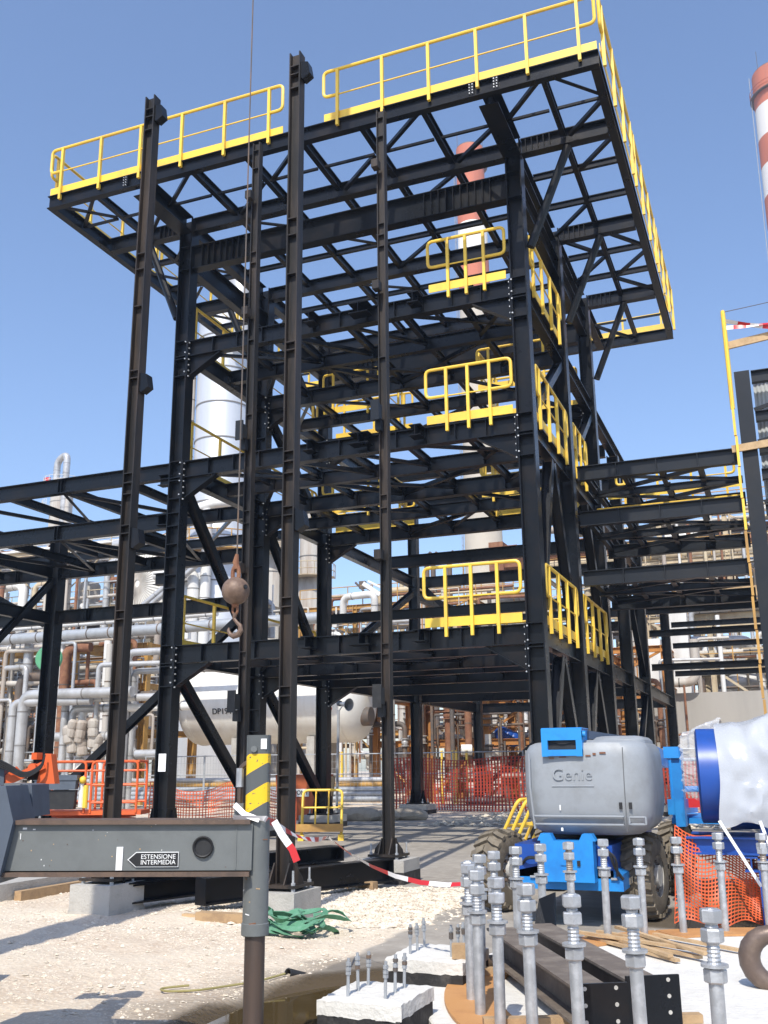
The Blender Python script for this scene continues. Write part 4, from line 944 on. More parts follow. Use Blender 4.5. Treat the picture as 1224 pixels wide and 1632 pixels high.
# blue control box
cb = MB(); x0, x1, z0, z1, y0 = -2.245, -1.845, 1.585, 1.845, 9.80
cb.box(((x0+x1)/2, y0+.02, z1-.055), (x1-x0, .04, .11)).box(((x0+x1)/2, y0+.02, z0+.03), (x1-x0, .04, .06)).box((x0+.03, y0+.0205, 1.7), (.06, .04, .30*.9-.03)).box((x1-.03, y0+.0205, 1.7), (.06, .04, .24))
cb.box(((x0+x1)/2, y0+.2, z1+.004), (x1-x0, .36, .012)).box((x0+.006, y0+.22, 1.71), (.012, .34, .25)).box((x1-.006, y0+.22, 1.71), (.012, .34, .25))
cbx = cb.obj('control_box', blue, Li)
MB().box(((x0+x1)/2, y0+.052, 1.70), (.36, .02, .16)).obj('interior_shade_panel', blackr, cbx)  # black panel stands in for the shade inside the box opening
for k in range(3): MB().tube(bend([(-2.18, y0+.05, 1.70+.02*k), (-2.05, y0+.03, 1.735-.02*k), (-1.92, y0+.05, 1.70+.012*k)], .08, 4), .013, 6).obj('cable', blackr, cbx)
MB().cyl((x1+.002, y0+.06, 1.79), (x1+.03, y0+.06, 1.79), .03, 12).obj('pivot_pin', blue, cbx)
MB().bar((-1.84, 10.1, 1.79), (-1.55, 10.4, 1.74), .05, .08).obj('link_arm', pmat('dark_slate_paint', (.05, .07, .11), .4), Li)
# chassis
chs = MB().box((-2.04, 9.83, .615), (.50, .16, .37)).obj('front_plate', blue, Li)
for x in (-2.24, -1.84): MB().prism([(x-.08, 9.75, .80), (x+.08, 9.75, .80), (x+.045, 9.75, .865), (x-.045, 9.75, .865)], (0, .12, 0)).obj('lug', blue, chs)
MB().box((-2.04, 9.746, .66), (.12, .012, .16)).obj('access_cover', blue, chs); MB().box((-1.93, 9.742, .60), (.03, .012, .05)).obj('slot', blackr, chs)
ax = MB().prism([(-2.62, 9.95, .34), (-1.56, 9.95, .34), (-1.56, 9.95, .49), (-1.76, 9.95, .56), (-2.32, 9.95, .56), (-2.62, 9.95, .50)], (0, .9, 0)).obj('front_axle', blue, Li)
for x in (-2.42, -1.64): MB().cyl((x-.03, 9.935, .45), (x+.03, 9.935, .45), .012, 6).obj('bolt', galvf, ax)
MB().tube(bend([(-1.75, 9.9, .78), (-1.66, 9.87, .70), (-1.62, 9.89, .55), (-1.56, 9.95, .45)], .08, 4), .016, 6).obj('hose', blackr, Li); MB().tube(bend([(-1.72, 9.9, .72), (-1.60, 9.86, .66), (-1.60, 9.9, .48)], .08, 4), .013, 6).obj('hose', blackr, Li)
MB().tube(bend([(-2.32, 9.9, .62), (-2.45, 9.86, .64), (-2.6, 10.05, .50)], .08, 4), .016, 6).obj('hose', blackr, Li)
MB().cyl((-2.46, 10.3, .6), (-2.1, 9.98, .64), .06, 12).obj('steer_cylinder', rust, Li)
MB().box((-2.12, 11.45, .60), (.95, 3.0, .30)).obj('frame', dblue, Li); MB().cyl((-2.12, 11.3, .74), (-2.12, 11.3, .84), .5, 32).obj('slew_ring', blackr, Li)
MB().box((-2.12, 12.85, .45), (1.5, .22, .2)).obj('rear_axle', blue, Li)
def wheel(c, yaw, nm='wheel'):
    c = V(c); a = V((math.cos(yaw), math.sin(yaw), 0)); r_, hw = .405, .155
    w_ = MB().lathe([(.20, -hw+.01), (.30, -hw-.004), (.365, -hw+.012), (r_-.03, -hw+.035), (r_-.024, 0), (r_-.03, hw-.035), (.365, hw-.012), (.30, hw+.004), (.20, hw-.01)], c, a, 40).obj(nm, tyre, Li)
    tr = MB(); f2 = V((-a.y, a.x, 0)); up_ = V((0, 0, 1))
    for k in range(20):
        for sd in (-1, 1):
            t0 = 2*math.pi*(k+(.5 if sd > 0 else 0)*0)/20; q = []
            for (w0, dt) in ((.0, 0), (.5, .12), (1.0, .16)):
                for e in (-.075, .075):
                    t = t0+dt+e; rr_ = r_+.012 if w0 < .9 else r_-.012
                    q.append((c+a*(sd*(w0*(hw-.004)+.006))+(f2*math.cos(t)+up_*math.sin(t))*rr_, c+a*(sd*(w0*(hw-.004)+.006))+(f2*math.cos(t)+up_*math.sin(t))*(r_-.05)))
            o_ = len(tr.v)
            for u_, l_ in q: tr.v += [tuple(u_), tuple(l_)]
            for s_ in (0, 1):
                b0 = o_+s_*4
                tr.f += [(b0, b0+4, b0+6, b0+2), (b0, b0+1, b0+5, b0+4), (b0+2, b0+6, b0+7, b0+3)]; tr.m += [0]*3
            tr.f += [(o_, o_+2, o_+3, o_+1), (o_+8, o_+9, o_+11, o_+10)]; tr.m += [0]*2
    tr.obj('tread', tyre, w_, smooth=False)
    sd = 1
    MB().lathe([(.215, hw-.02), (.215, hw-.05), (.17, hw-.07), (.10, hw-.06), (.10, hw+.0), (.0, hw+.0)], c, a, 28).obj('rim', rim, w_)
    MB().lathe([(.215, -hw+.02), (.215, -hw+.05), (.0, -hw+.06)], c, a, 28).obj('rim', rim, w_)
    hub = MB()
    for k in range(8):
        t = k*math.pi/4; p_ = c+(f2*math.cos(t)+up_*math.sin(t))*.135+a*(hw-.055); hub.cyl(p_, p_+a*.03, .016, 6)
    hub.obj('wheel_nuts', dkpipe, w_)
    return w_
wheel((-1.46, 10.72, .415), -.14); wheel((-1.36, 12.85, .415), -.10); wheel((-3.0, 10.9, .415), -.3); wheel((-2.86, 12.85, .415), .0)
# boom stowed on the right behind the hood and basket
bm = MB().bar((-1.13, 11.45, .85), (-1.13, 11.45, 1.66), .10, .22, up=(0, 1, 0)).obj('riser', blue, Li)
MB().bar((-1.17, 11.3, 1.62), (-1.17, 11.8, 1.60), .16, .12).obj('cap', blue, bm)
MB().bar((-1.6, 11.1, 1.70), (-1.5, 13.2, 1.55), .18, .2).obj('boom', blue, Li)
MB().bar((-1.20, 11.4, 1.05), (-1.16, 13.2, 1.0), .12, .16).obj('boom', blue, Li)
bk = MB().box((-.95, 13.0, .86), (.75, 1.4, .06)).obj('basket_floor', blue, Li)
for x in (-1.30, -.60):
    for y in (12.35, 13.0, 13.65): MB().tube([(x, y, .88), (x, y, 1.55)], .02, 8).obj('basket_post', blue, bk)
for z in (1.55, 1.2): MB().tube([(-1.30, 12.35, z), (-.60, 12.35, z), (-.60, 13.65, z), (-1.30, 13.65, z)], .02, 8, closed=True).obj('basket_rail', galvf if z > 1.5 else blue, bk)
MB().box((-1.0, 12.30, 1.06), (.28, .05, .1)).obj('red_case', red, bk)

# ================================================================ WRAPPED BLUE MACHINE
Wm = thing('wrapped_machine', 'blue round machine wrapped in white plastic sheeting at the right edge', 'machine', (-.3, 10.7, 0))
wc = V((0, 10.68, 1.385))
MB().lathe([(0, -.86), (.42, -.86), (.455, -.845), (.455, -.60), (0, -.60)], wc, (.995, .09, 0), 48).obj('drum', dblue, Wm)
MB().cyl(wc+V((-.60, 0, -.1)), wc+V((1.2, 0, -.05)), .42, 32).obj('body', dblue, Wm)
m = MB(); nu, nv = 46, 60; rs3 = random.Random(9)
for i in range(nu+1):
    x = -.64+1.6*i/nu; grow = .02+.16*sm(-.6, .4, x)
    for j in range(nv+1):
        t = j/nv
        if t < .12: q = (.52+.0*t, .30-.4*(t/.12-1)*0-(.12-t)*3.2); yy, zz_ = .52, .0-(.12-t)*3.4
        elif t < .72:
            a = math.pi*(t-.12)/.60; yy, zz_ = .52*math.cos(a), (.485+grow)*math.sin(a)
        else: yy, zz_ = -.52-.03*math.sin((t-.72)*9), -(t-.72)*1.55-.02
        w_ = ((.30-abs(NZ.noise(V((x*2.6+t*2, t*5-x, 1)))))*.11+(.30-abs(NZ.noise(V((x*6-t*4, t*9+x*3, 5)))))*.06)*sm(-.64, -.35, x)
        fold = .02*math.sin(x*22+t*3)*(1 if t > .72 else .15)
        m.v.append((wc.x+x+.02*math.sin(t*11)*(1-i/nu), wc.y+yy-w_*(1 if yy < 0 else -1)-fold*(1 if yy < 0 else 0), wc.z+zz_+w_*.6+(.02*math.sin(x*13) if j == nv else 0)))
for i in range(nu):
    for j in range(nv): a = i*(nv+1)+j; m.f.append((a, a+nv+1, a+nv+2, a+1)); m.m.append(0)
m.obj('plastic_cover', wrap, Wm)
m = MB(); nu, nv = 10, 26
for i in range(nu+1):
    x = -.60-.42*i/nu
    for j in range(nv+1):
        a = -1.15+2.6*j/nv; r_ = (.50-.20*(i/nu)**1.5)*(1+.10*NZ.noise(V((i*.5, j*.45, 3))))+.03*NZ.noise(V((i*1.4, j*1.1, 8)))
        m.v.append((wc.x+x+.05*NZ.noise(V((j*.6, i*.6, 1))), wc.y+.10-math.cos(a)*r_*.35+.05, wc.z+.10+math.sin(a)*r_*.95))
for i in range(nu):
    for j in range(nv): a = i*(nv+1)+j; m.f.append((a, a+nv+1, a+nv+2, a+1)); m.m.append(0)
m.obj('film_tail', film, Wm, smooth=False)
for y in (10.35, 11.05): MB().ib((-1.0, y, .74), (1.3, y, .74), .16, .12).obj('base_beam', dblue, Wm)
for x in (-.42, .5): MB().ib((x, 10.30, .58), (x, 11.1, .58), .14, .12).obj('base_beam', dblue, Wm)
for x in (-.30, .45):
    for y in (10.35, 11.05): MB().box((x, y, .32), (.12, .12, .62)).obj('leg', dblue, Wm)
MB().bar((-.25, 10.33, .85), (-.25, 10.33, 1.0), .12, .12, up=(0, 1, 0)).obj('bracket', dblue, Wm)
for a, b in (((-.66, 10.12, .98), (-.34, 10.0, .42)), ((-.30, 10.12, .98), (-.16, 10.02, .50)), ((-.12, 10.12, .98), (-.15, 10.05, .6))):
    MB().bar(a, b, .028, .003, up=(0, 1, .2)).obj('white_strap', white, Wm)
tag(MB().box((-.45, 11.35, .16), (1.0, .5, .32), .2).obj('timber_crate', wood), 'brown timber crate behind the crumpled orange net on the right', 'crate')

# ================================================================ NETS, FENCES, BARRIERS
def net(name, fn, nu, nv, wu, wv, mat, label, nsub=1):
    m = MB()
    def strip(pts, wd, other):
        vs_ = []
        for p, q in zip(pts, other):
            d = (q-p).normalized()*wd/2; vs_ += [p-d, p+d]
        m.add(vs_, [(2*i, 2*i+2, 2*i+3, 2*i+1) for i in range(len(pts)-1)])
    for i in range(nu+1):
        u = i/nu; pts = [fn(u, j/nv) for j in range(nv+1)]; strip(pts, wv, [fn(u+.003, j/nv) for j in range(nv+1)])
    for j in range(nv+1):
        v_ = j/nv; pts = [fn(i/nu, v_) for i in range(nu+1)]; strip(pts, wu, [fn(i/nu, v_+.003) for i in range(nu+1)])
    return tag(m.obj(name, mat, smooth=False), label, 'safety net')
def nf1(u, v): return V((-13.2+13.6*u, 33.0+.25*math.sin(u*17)+.05*math.sin(v*4+u*40), .04+(1.70+.06*math.sin(u*23))*v)) + V((.10*math.sin(u*31)*(1-v)*2*v, .12*math.sin(u*55)*(1-v), 0))
net('safety_net', nf1, 120, 16, .022, .058, netred, 'long dark orange safety net stretched behind the tower columns')
def nf2(u, v):
    h = .86-.40*u; sagf = .18*math.sin(u*9+v*5)+.10*math.sin(u*21+1)*(1-v)
    return V((-1.08+1.0*u-.06*(1-v), 10.30+.38*u+sagf*.5*(1-.5*v)-.22*(1-v), .06+h*v+.035*math.sin(u*13+v*3)))
net('safety_net', nf2, 34, 24, .014, .012, netor, 'crumpled bright orange net hanging in front of the wrapped machine')
def nf3(u, v): return V((-15.4+4.2*u, 22.2+.15*math.sin(u*19), .03+(1.15-.25*math.sin(u*5)**2)*v))
net('safety_net', nf3, 60, 14, .02, .025, netor, 'orange safety net behind the orange platform on the left')
def fence(x0, x1, y0, y1, lab, z1=2.0):
    p0, p1 = V((x0, y0, 0)), V((x1, y1, 0)); t = thing('fence_panel', lab, 'fence panel', (p0+p1)/2, 'galvanised site fence panels'); up_ = V((0, 0, 1)); d = p1-p0
    for k in (0, 1): MB().tube([p0+d*k+up_*.02, p0+d*k+up_*z1], .026, 8).obj('post', galvf, t)
    for z in (.18, 1.25, z1-.03): MB().tube([p0+up_*z, p1+up_*z], .02, 8).obj('rail', galvf, t)
    m = MB()
    for k in range(1, 18): m.bar(p0+d*(k/18)+up_*.2, p0+d*(k/18)+up_*(z1-.05), .006, .006)
    for k in range(1, 7): m.bar(p0+up_*(.2+k*.25), p1+up_*(.2+k*.25), .006, .006)
    m.obj('wire_mesh', galvf, t, kind='stuff')
fx = [-24, -21.4, -18.8, -16.2, -13.6, -11.0, -8.4, -5.8, -3.2, -.6]
wh = ['at the far left', 'behind the leftmost post', 'left of the vessel saddle', 'below the white vessel', 'left of the third column', 'behind the orange net, left of the loudspeaker', 'behind the net at its middle', 'behind the net, left of the lift', 'behind the lift']
for i in range(9): fence(fx[i], fx[i+1]-.06, 34.2+.3*math.sin(i*2.1), 34.2+.3*math.sin(i*2.1+1.4), 'galvanised mesh fence panel %s' % wh[i])
def barrier(c, rz, lab, n=3, lean=.5):
    c = V(c); t = thing('pedestrian_barrier', lab, 'barrier', c); ca_, sa_ = math.cos(rz), math.sin(rz)
    def w(x, y, z): return c+V((x*ca_-y*sa_, x*sa_+y*ca_, z))
    for k in range(n):
        o = k*.13; y1 = lean
        MB().tube(bend([w(0, o, .03), w(0, o+y1, 1.02), w(.85, o+y1, 1.02), w(.85, o, .03)], .12, 4), .026, 8).obj('frame', yellow, t)
        for z in (.30, .66): MB().tube([w(0, o+y1*z/1.02, z), w(.85, o+y1*z/1.02, z)], .018, 8).obj('rail', yellow, t)
        for x in (.28, .56): MB().tube([w(x, o+y1*.29, .30), w(x, o+y1, 1.02)], .013, 6).obj('bar', yellow, t)
    MB().box(w(.4, -.06, .26), (1.0, .05, .16), rz).obj('foot_board', dyellow, t)
    for x in (0, .85): MB().box(w(x, 0, .06), (.12, .16, .12), rz).obj('foot', yellow, t)
barrier((-9.75, 19.6, 0), .35, 'folded yellow barriers standing left of the tower floor', 2, .35)
barrier((-3.95, 14.4, 0), 1.35, 'leaning yellow tube barriers beside the left wheel of the lift', 3, -.55)
bx = thing('orange_bin', 'orange steel bin with a white sign behind the yellow barriers', 'bin', (-13.6, 27.4, 0))
MB().prism([(-14.2, 27.0, 0.02), (-13.0, 27.0, .02), (-12.85, 27.0, 1.3), (-14.3, 27.0, 1.3)], (0, 1.0, 0)).obj('tub', pmat('dull_orange_paint', (.42, .10, .03), .6), bx)
MB().box((-13.45, 26.985, .78), (.55, .01, .22)).obj('sign', white, bx)
link('lettering', text_mesh('CONT', .17, blackr, (-13.45, 26.975, .78), (1, 0, 0), (0, 0, 1), .002, .002), bx)
ls = thing('loudspeaker_pole', 'grey horn loudspeaker on a thin pole in front of the white vessel', 'loudspeaker', (-13.1, 28.8, 0))
MB().tube([(-13.1, 28.8, 0), (-13.05, 28.8, 3.25)], .045, 8).obj('pole', galvf, ls)
hn = MB().lathe([(.05, -.05), (.06, .12), (.10, .26), (.19, .40), (.20, .42), (.17, .40), (.05, .15)], (-13.0, 28.8, 3.45), (.85, -.35, -.12), 20).obj('horn', galvf, ls)
MB().cyl((-13.06, 28.83, 3.46), (-12.98, 28.79, 3.45), .09, 14).obj('driver', housegrey, ls); MB().bar((-13.06, 28.8, 3.2), (-12.85, 28.75, 3.42), .03, .03).obj('bracket', galvf, ls)
MB().ball((-13.35, 28.8, 3.3), .07, 6).obj('beacon', red, ls)
tag(MB().bar((-12.2, 26.2, 0), (-12.05, 26.25, 1.25), .10, .10, up=(0, 1, 0)).obj('timber_post', woodp), 'upright orange timber post left of the red net', 'timber')
for i, (x, y, r_) in enumerate(((-11.6, 27.2, .5), (-11.0, 27.6, .38), (-12.2, 27.3, .35), (-10.4, 27.9, .45))):
    m = MB().ball((x, y, .12), r_, 8, (1.3, .8, .5)); m.v = [(a+NZ.noise(V((a*3, b*3, c*3)))*.12, b+NZ.noise(V((b*3, c*3, a*3)))*.1, max(.0, c+NZ.noise(V((c*4, a*4, b*4)))*.08)) for a, b, c in m.v]
    tag(m.obj('rubble_sack', sand), ('large crumpled', 'pale rounded', 'small grey', 'rightmost beige')[i]+' rubble sack on the ground between the tower pedestals', 'sack', 'rubble sacks')

# ================================================================ ORANGE ACCESS PLATFORM (left)
Pl = thing('access_platform', 'orange railed access platform with a grey toolbox, behind the outrigger', 'scissor lift', (-13.2, 17.0, 0))
pa = V((-14.1, 16.45, 0)); pd = V((.93, .37, 0)); pn = V((-.37, .93, 0))
def pw(t, d, z): return pa+pd*t+pn*d+V((0, 0, z))
Lp = 1.15
MB().prism([pw(0, 0, .62), pw(2.1, 0, .62), pw(2.1, .8, .62), pw(0, .8, .62)], (0, 0, .08)).obj('deck', orange, Pl)
for t_ in (0, 1.05):
    for d in (0, .8):
        MB().tube(bend([pw(t_+.03, d, .66), pw(t_+.03, d, 1.66), pw(t_+.95, d, 1.66), pw(t_+.95, d, .66)], .10, 4), .026, 8).obj('guard_rail', orange, Pl)
        for z in (1.48, 1.2, .86): MB().tube([pw(t_+.03, d, z), pw(t_+.95, d, z)], .022, 8).obj('mid_rail', orange, Pl)
for d0 in (0, 2.0): MB().tube([pw(d0, .0, 1.66), pw(d0, .8, 1.66)], .026, 8).obj('end_rail', orange, Pl)
tbx = MB().prism([pw(.02, -.24, 1.12), pw(.82, -.24, 1.12), pw(.84, -.24, 1.36), pw(0, -.24, 1.36)], pn*.22).obj('toolbox', housegrey, Pl)
MB().prism([pw(-.02, -.26, 1.30), pw(.86, -.26, 1.30), pw(.86, -.26, 1.40), pw(-.02, -.26, 1.40)], pn*.26).obj('lid', housegrey, tbx)
MB().prism([pw(.04, -.2, .74), pw(.80, -.2, .74), pw(.82, -.2, 1.11), pw(.02, -.2, 1.11)], pn*.18).obj('battery_case', blackr, Pl)
MB().tube([pw(.90, -.06, .78), pw(.90, -.06, 1.32)], .05, 8).obj('harness', white, Pl); MB().ball(pw(.93, -.1, 1.30), .075, 6).obj('yellow_reel', yellow, Pl); MB().tube([pw(.99, -.06, .76), pw(.99, -.06, 1.2)], .05, 8).obj('harness', yellow, Pl)
MB().prism([pw(.1, .05, .22), pw(2.0, .05, .22), pw(2.0, .75, .22), pw(.1, .75, .22)], (0, 0, .3)).obj('chassis', orange, Pl)
for t_ in (.35, 1.75):
    for d in (.02, .72): MB().cyl(pw(t_, d-.06, .2), pw(t_, d+.10, .2), .2, 20).obj('wheel', blackr, Pl)
for k in (0, 1): MB().bar(pw(.2+k*1.7, .4, .5), pw(1.9-k*1.7, .4, .62), .06, .1).obj('scissor_arm', orange, Pl)
# orange arm with hoses mounted on the crane's beam housing
oa = V((-4.25, 4.90, 1.42))
def ow(x, y, z): x *= .70; z *= .74; return oa+V((x*.926-y*.378, x*.378+y*.926, z))
arm = MB().prism([ow(.04, 0, 0), ow(.20, 0, 0), ow(.15, 0, .235), ow(.10, 0, .24)], V((-.02, .07, 0))).obj('orange_arm', orange, Cr)
MB().bar(ow(-.20, -.02, .02), ow(.10, .0, .15), .035, .045).obj('link', orange, arm); MB().bar(ow(-.26, -.02, .0), ow(-.12, .0, .12), .035, .04).obj('link', orange, arm)
MB().cyl(ow(.02, -.06, .13), ow(.02, -.0, .13), .024, 12).obj('pin', orange, arm); MB().box(ow(.03, .0, .22), (.04, .05, .04)).obj('lug', orange, arm)
MB().prism([ow(-.06, .03, .03), ow(.10, .03, .03), ow(.11, .03, .24), ow(.02, .03, .20)], V((-.02, .05, 0))).obj('valve_block', blackr, arm)
for k in range(4): MB().tube(bend([ow(-.42, -.10, .20+.014*k), ow(-.20, -.09, .13+.016*k), ow(-.02, -.08, .04+.010*k), ow(.11, -.06, .12+.01*k), ow(.115, -.04, .23)], .09, 5), .006, 6).obj('hose', blackr, arm)
MB().box(ow(-.30, .0, .06), (.12, .10, .10), .39).obj('bracket_casing', housegrey, arm)
# ================================================================ REFINERY BACKGROUND
def PX(px, py, d):
    q = V((0, 0, 1.5))+fwd*d+r2*((px-612)/1561.4*d)-u2*((py-816)/1561.4*d); return q
def vtower(name, label, x, y, segs, mat, rings=(), top=None, plats=(), ladder=True):
    t = thing(name, label, 'column vessel', (x, y, 0)); prof = []
    for r_, z in segs: prof.append((r_, z))
    MB().lathe([(0, segs[0][1])]+prof+[(0, segs[-1][1]+.4*segs[-1][0])], (x, y, 0), (0, 0, 1), 40).obj('shell', mat, t)
    def rad_at(z):
        for (r0, z0), (r1, z1) in zip(segs, segs[1:]):
            if z0 <= z <= z1: return r0+(r1-r0)*(z-z0)/max(1e-6, z1-z0)
        return segs[-1][0]
    for z in rings:
        r_ = rad_at(z); MB().lathe([(r_-.01, -.035), (r_+.04, -.035), (r_+.04, .035), (r_-.01, .035)], (x, y, z), (0, 0, 1), 40).obj('ring', seamg, t)
    for z, a0, a1, m_ in plats:
        r_ = rad_at(z); pf = MB().lathe([(r_+.02, 0), (r_+1.1, 0), (r_+1.1, .08), (r_+.02, .08)], (x, y, z), (0, 0, 1), 20, rad(a0), rad(a1)).obj('platform', m_, t)
        for zz in (.55, 1.1):
            MB().tube([(x+(r_+1.08)*math.cos(rad(a0+(a1-a0)*k/12)), y+(r_+1.08)*math.sin(rad(a0+(a1-a0)*k/12)), z+zz) for k in range(13)], .035, 6).obj('rail', m_, pf)
        m = MB()
        for k in range(13):
            a = rad(a0+(a1-a0)*k/12); m.bar((x+(r_+1.08)*math.cos(a), y+(r_+1.08)*math.sin(a), z), (x+(r_+1.08)*math.cos(a), y+(r_+1.08)*math.sin(a), z+1.1), .05, .05, up=(1, 0, 0))
        m.obj('posts', m_, pf)
    return t
def elbowpipe(par, pts, r, mat, br=None, n=14, name='pipe'):
    o = MB().tube(bend(pts, br or r*2.2, 6), r, n).obj(name, mat, par)
    if r > .11:
        m = MB(); q = [V(p) for p in pts]
        for a, b in zip(q, q[1:]):
            d = b-a; L_ = d.length; d.normalize(); k = r*3
            while k < L_-r*3:
                m.tube([a+d*k, a+d*(k+.05)], r*1.03+.006, n); k += 1.15+(hash((round(a.x, 2), round(k, 2))) % 7)*.05
        if m.v: m.obj('cladding_band', (seamg if mat in (silver, whitep, sclad) else dkpipe), o, kind='stuff')
    return o
wx, wy = -30.7, 50.1
wt = vtower('white_process_column', 'big white clad process column behind the left half of the tower', wx, wy, [(2.5, 0), (2.5, 13.6), (1.66, 15.6), (1.66, 29.2)], sclad, [14.8, 17, 18.8, 21.0, 23.3, 25.6, 27.8, 5, 9, 12], plats=((13.7, 180, 340, dyellow),))
elbowpipe(wt, [(wx+.3, wy-.3, 29.0), (wx+.3, wy-.3, 31.3), (wx+1.9, wy-1.4, 31.0), (wx+2.0, wy-1.4, 27.0)], .72, silver, 1.3, 18)
elbowpipe(wt, [(wx-1.5, wy-1.4, 4), (wx-1.75, wy-1.0, 14), (wx-1.75, wy-1.0, 27.5)], .28, lagging)
elbowpipe(wt, [(wx-1.2, wy-2.6, 12.0), (wx-1.2, wy-2.9, 15.8), (wx+1.6, wy-2.9, 16.4), (wx+2.6, wy-2.0, 16.4)], .30, whitep)
elbowpipe(wt, [(wx+1.0, wy-2.9, 6), (wx+1.0, wy-2.9, 16.0)], .30, whitep); elbowpipe(wt, [(wx-2.3, wy-3.0, 12.4), (wx+.4, wy-3.2, 12.4), (wx+.4, wy-3.2, 8.0)], .34, whitep)
elbowpipe(wt, [(wx-4.5, wy-3.6, 9.3), (wx+1.5, wy-3.4, 13.5)], .16, silver); elbowpipe(wt, [(wx-4.6, wy-3.9, 8.6), (wx+1.3, wy-3.8, 12.8)], .16, silver)
gt = vtower('grey_process_column', 'slim grey lagged column right of the white process column', -34.3, 70.1, [(1.15, 0), (1.15, 15.5), (.86, 16.5), (.86, 22.8)], lagging, [18, 20, 22, 10, 13], plats=((16.2, 200, 380, tan), (12.4, 250, 400, tan)))
g2 = vtower('grey_process_column', 'squat grey lagged column just left of the slim one', -38.2, 70.6, [(1.5, 0), (1.5, 19.4), (1.3, 20)], lagging, [17, 14, 11, 8], plats=((18.6, 180, 360, tan),))
lt = vtower('far_process_column', 'far off grey column with a curved pipe on its top at the left', -91.7, 107.4, [(1.55, 0), (1.55, 41.2)], lagging, [10, 20, 30, 34, 38], plats=((40.4, 150, 380, whitep), (37.0, 120, 260, whitep)))
elbowpipe(lt, [(-91.9, 106.2, 41), (-91.9, 106.2, 44.0), (-90.0, 105.9, 44.7), (-90.0, 105.9, 4)], .48, silver, 1.2)
elbowpipe(lt, [(-89.4, 105.9, 4), (-89.4, 105.9, 39.4)], .35, lagging); MB().box((-93.6, 106.4, 41.4), (.8, .3, .7)).obj('red_sign', red, lt)

def chimney(name, label, x, y, bands, r0, r1, H, plats=()):
    t = thing(name, label, 'chimney', (x, y, 0))
    zs = [b[0] for b in bands]+[H]
    rr_ = lambda z: r0+(r1-r0)*z/H
    for (z0, m_), z1 in zip(bands, zs[1:]):
        MB().lathe([(rr_(z0), z0), (rr_(z1), z1)], (x, y, 0), (0, 0, 1), 48).obj('shaft_band', m_, t)
    MB().lathe([(rr_(H), H), (rr_(H)*.97, H+.2), (rr_(H)*.8, H+.2), (rr_(H)*.8, H-3)], (x, y, 0), (0, 0, 1), 48).obj('rim', dkpipe, t)
    for z in plats:
        r_ = rr_(z); p = MB().lathe([(r_+.02, 0), (r_+.55, 0), (r_+.55, .12), (r_+.02, .12)], (x, y, z), (0, 0, 1), 40).obj('gallery', dkpipe, t)
        for q in (.6, 1.2): MB().tube([(x+(r_+.5)*math.cos(k*.2094), y+(r_+.5)*math.sin(k*.2094), z+q) for k in range(30)], .05, 5, closed=True).obj('rail', redp, p)
    for a in (.6, 2.2, 3.9): MB().tube([(x+r1*math.cos(a), y+r1*math.sin(a), H), (x+r1*math.cos(a), y+r1*math.sin(a), H+3.0)], .04, 5).obj('lightning_rod', dkpipe, t)
    m = MB()
    for k in range(int(H/1.2)): m.bar((x-rr_(k*1.2)-.35, y-.6, k*1.2+1), (x-rr_(k*1.2)-.35, y+.1, k*1.2+1), .05, .05)
    for yy in (-.6, .1): m.tube([(x-r0-.35, y+yy, 1), (x-r1-.35, y+yy, H)], .05, 5)
    m.obj('ladder', galvf, t)
chimney('striped_chimney', 'red and white banded chimney seen through the upper tower', -38.7, 137.5, [(0, beigec), (73.5, redp), (80.4, whband), (86, redp)], 3.1, 2.25, 100.2, (96.8,))
chimney('striped_chimney', 'red and white banded chimney at the right picture edge', 8.85, 140.0, [(0, whband), (60, redp), (71, whband), (76.5, redp), (81.5, whband), (86.4, redp), (91, whband), (96.2, redp)], 4.6, 3.45, 102.2, (98.2,))

# long white vessel
ve = thing('horizontal_vessel', 'long white horizontal vessel lettered DP194 behind the tower', 'vessel', (-20.7, 40, 0))
vx0, vx1, vy, vz, vr = -25.0, -17.4, 40.0, 4.25, 1.72
pr = [(vr*math.sin(a), -.85*math.cos(a)) for a in [k*math.pi/16 for k in range(9)]]
MB().lathe([(r_, z) for r_, z in pr]+[(vr, vx1-vx0)]+[(r_, vx1-vx0-z) for r_, z in pr[::-1]], (vx0, vy, vz), (1, 0, 0), 56).obj('shell', cream, ve)
for x in (-22.6, -18.9): MB().box((x, vy, 1.5), (.35, 2.4, 2.6)).obj('saddle', concrete, ve)
for x in (-24.9, -20.5, -17.5): MB().lathe([(vr-.01, -.06), (vr+.02, -.06), (vr+.02, .06), (vr-.01, .06)], (x, vy, vz), (1, 0, 0), 56).obj('seam', cream, ve)
tx = PX(376, 1134, 41.6); link('lettering', text_mesh('DP194', .36, blackr, (-23.5, vy-vr*1.0, 3.93), (1, 0, 0), (0, -.17, 1), .006, .004, 'LEFT'), ve)
elbowpipe(ve, [(vx1+.5, vy, 5.2), (vx1+1.2, vy-.6, 4.6), (vx1+2.0, vy-1.0, 4.0)], .22, silver)
MB().cyl((vx1+.6, vy-.4, 3.6), (vx1+1.0, vy-.4, 3.6), .40, 20).obj('manway', dkpipe, ve)
for x in (-22.9, -21.2, -19.7): MB().cyl((x, vy, vz+vr-.05), (x, vy, vz+vr+.5), .16, 12).obj('nozzle', cream, ve)
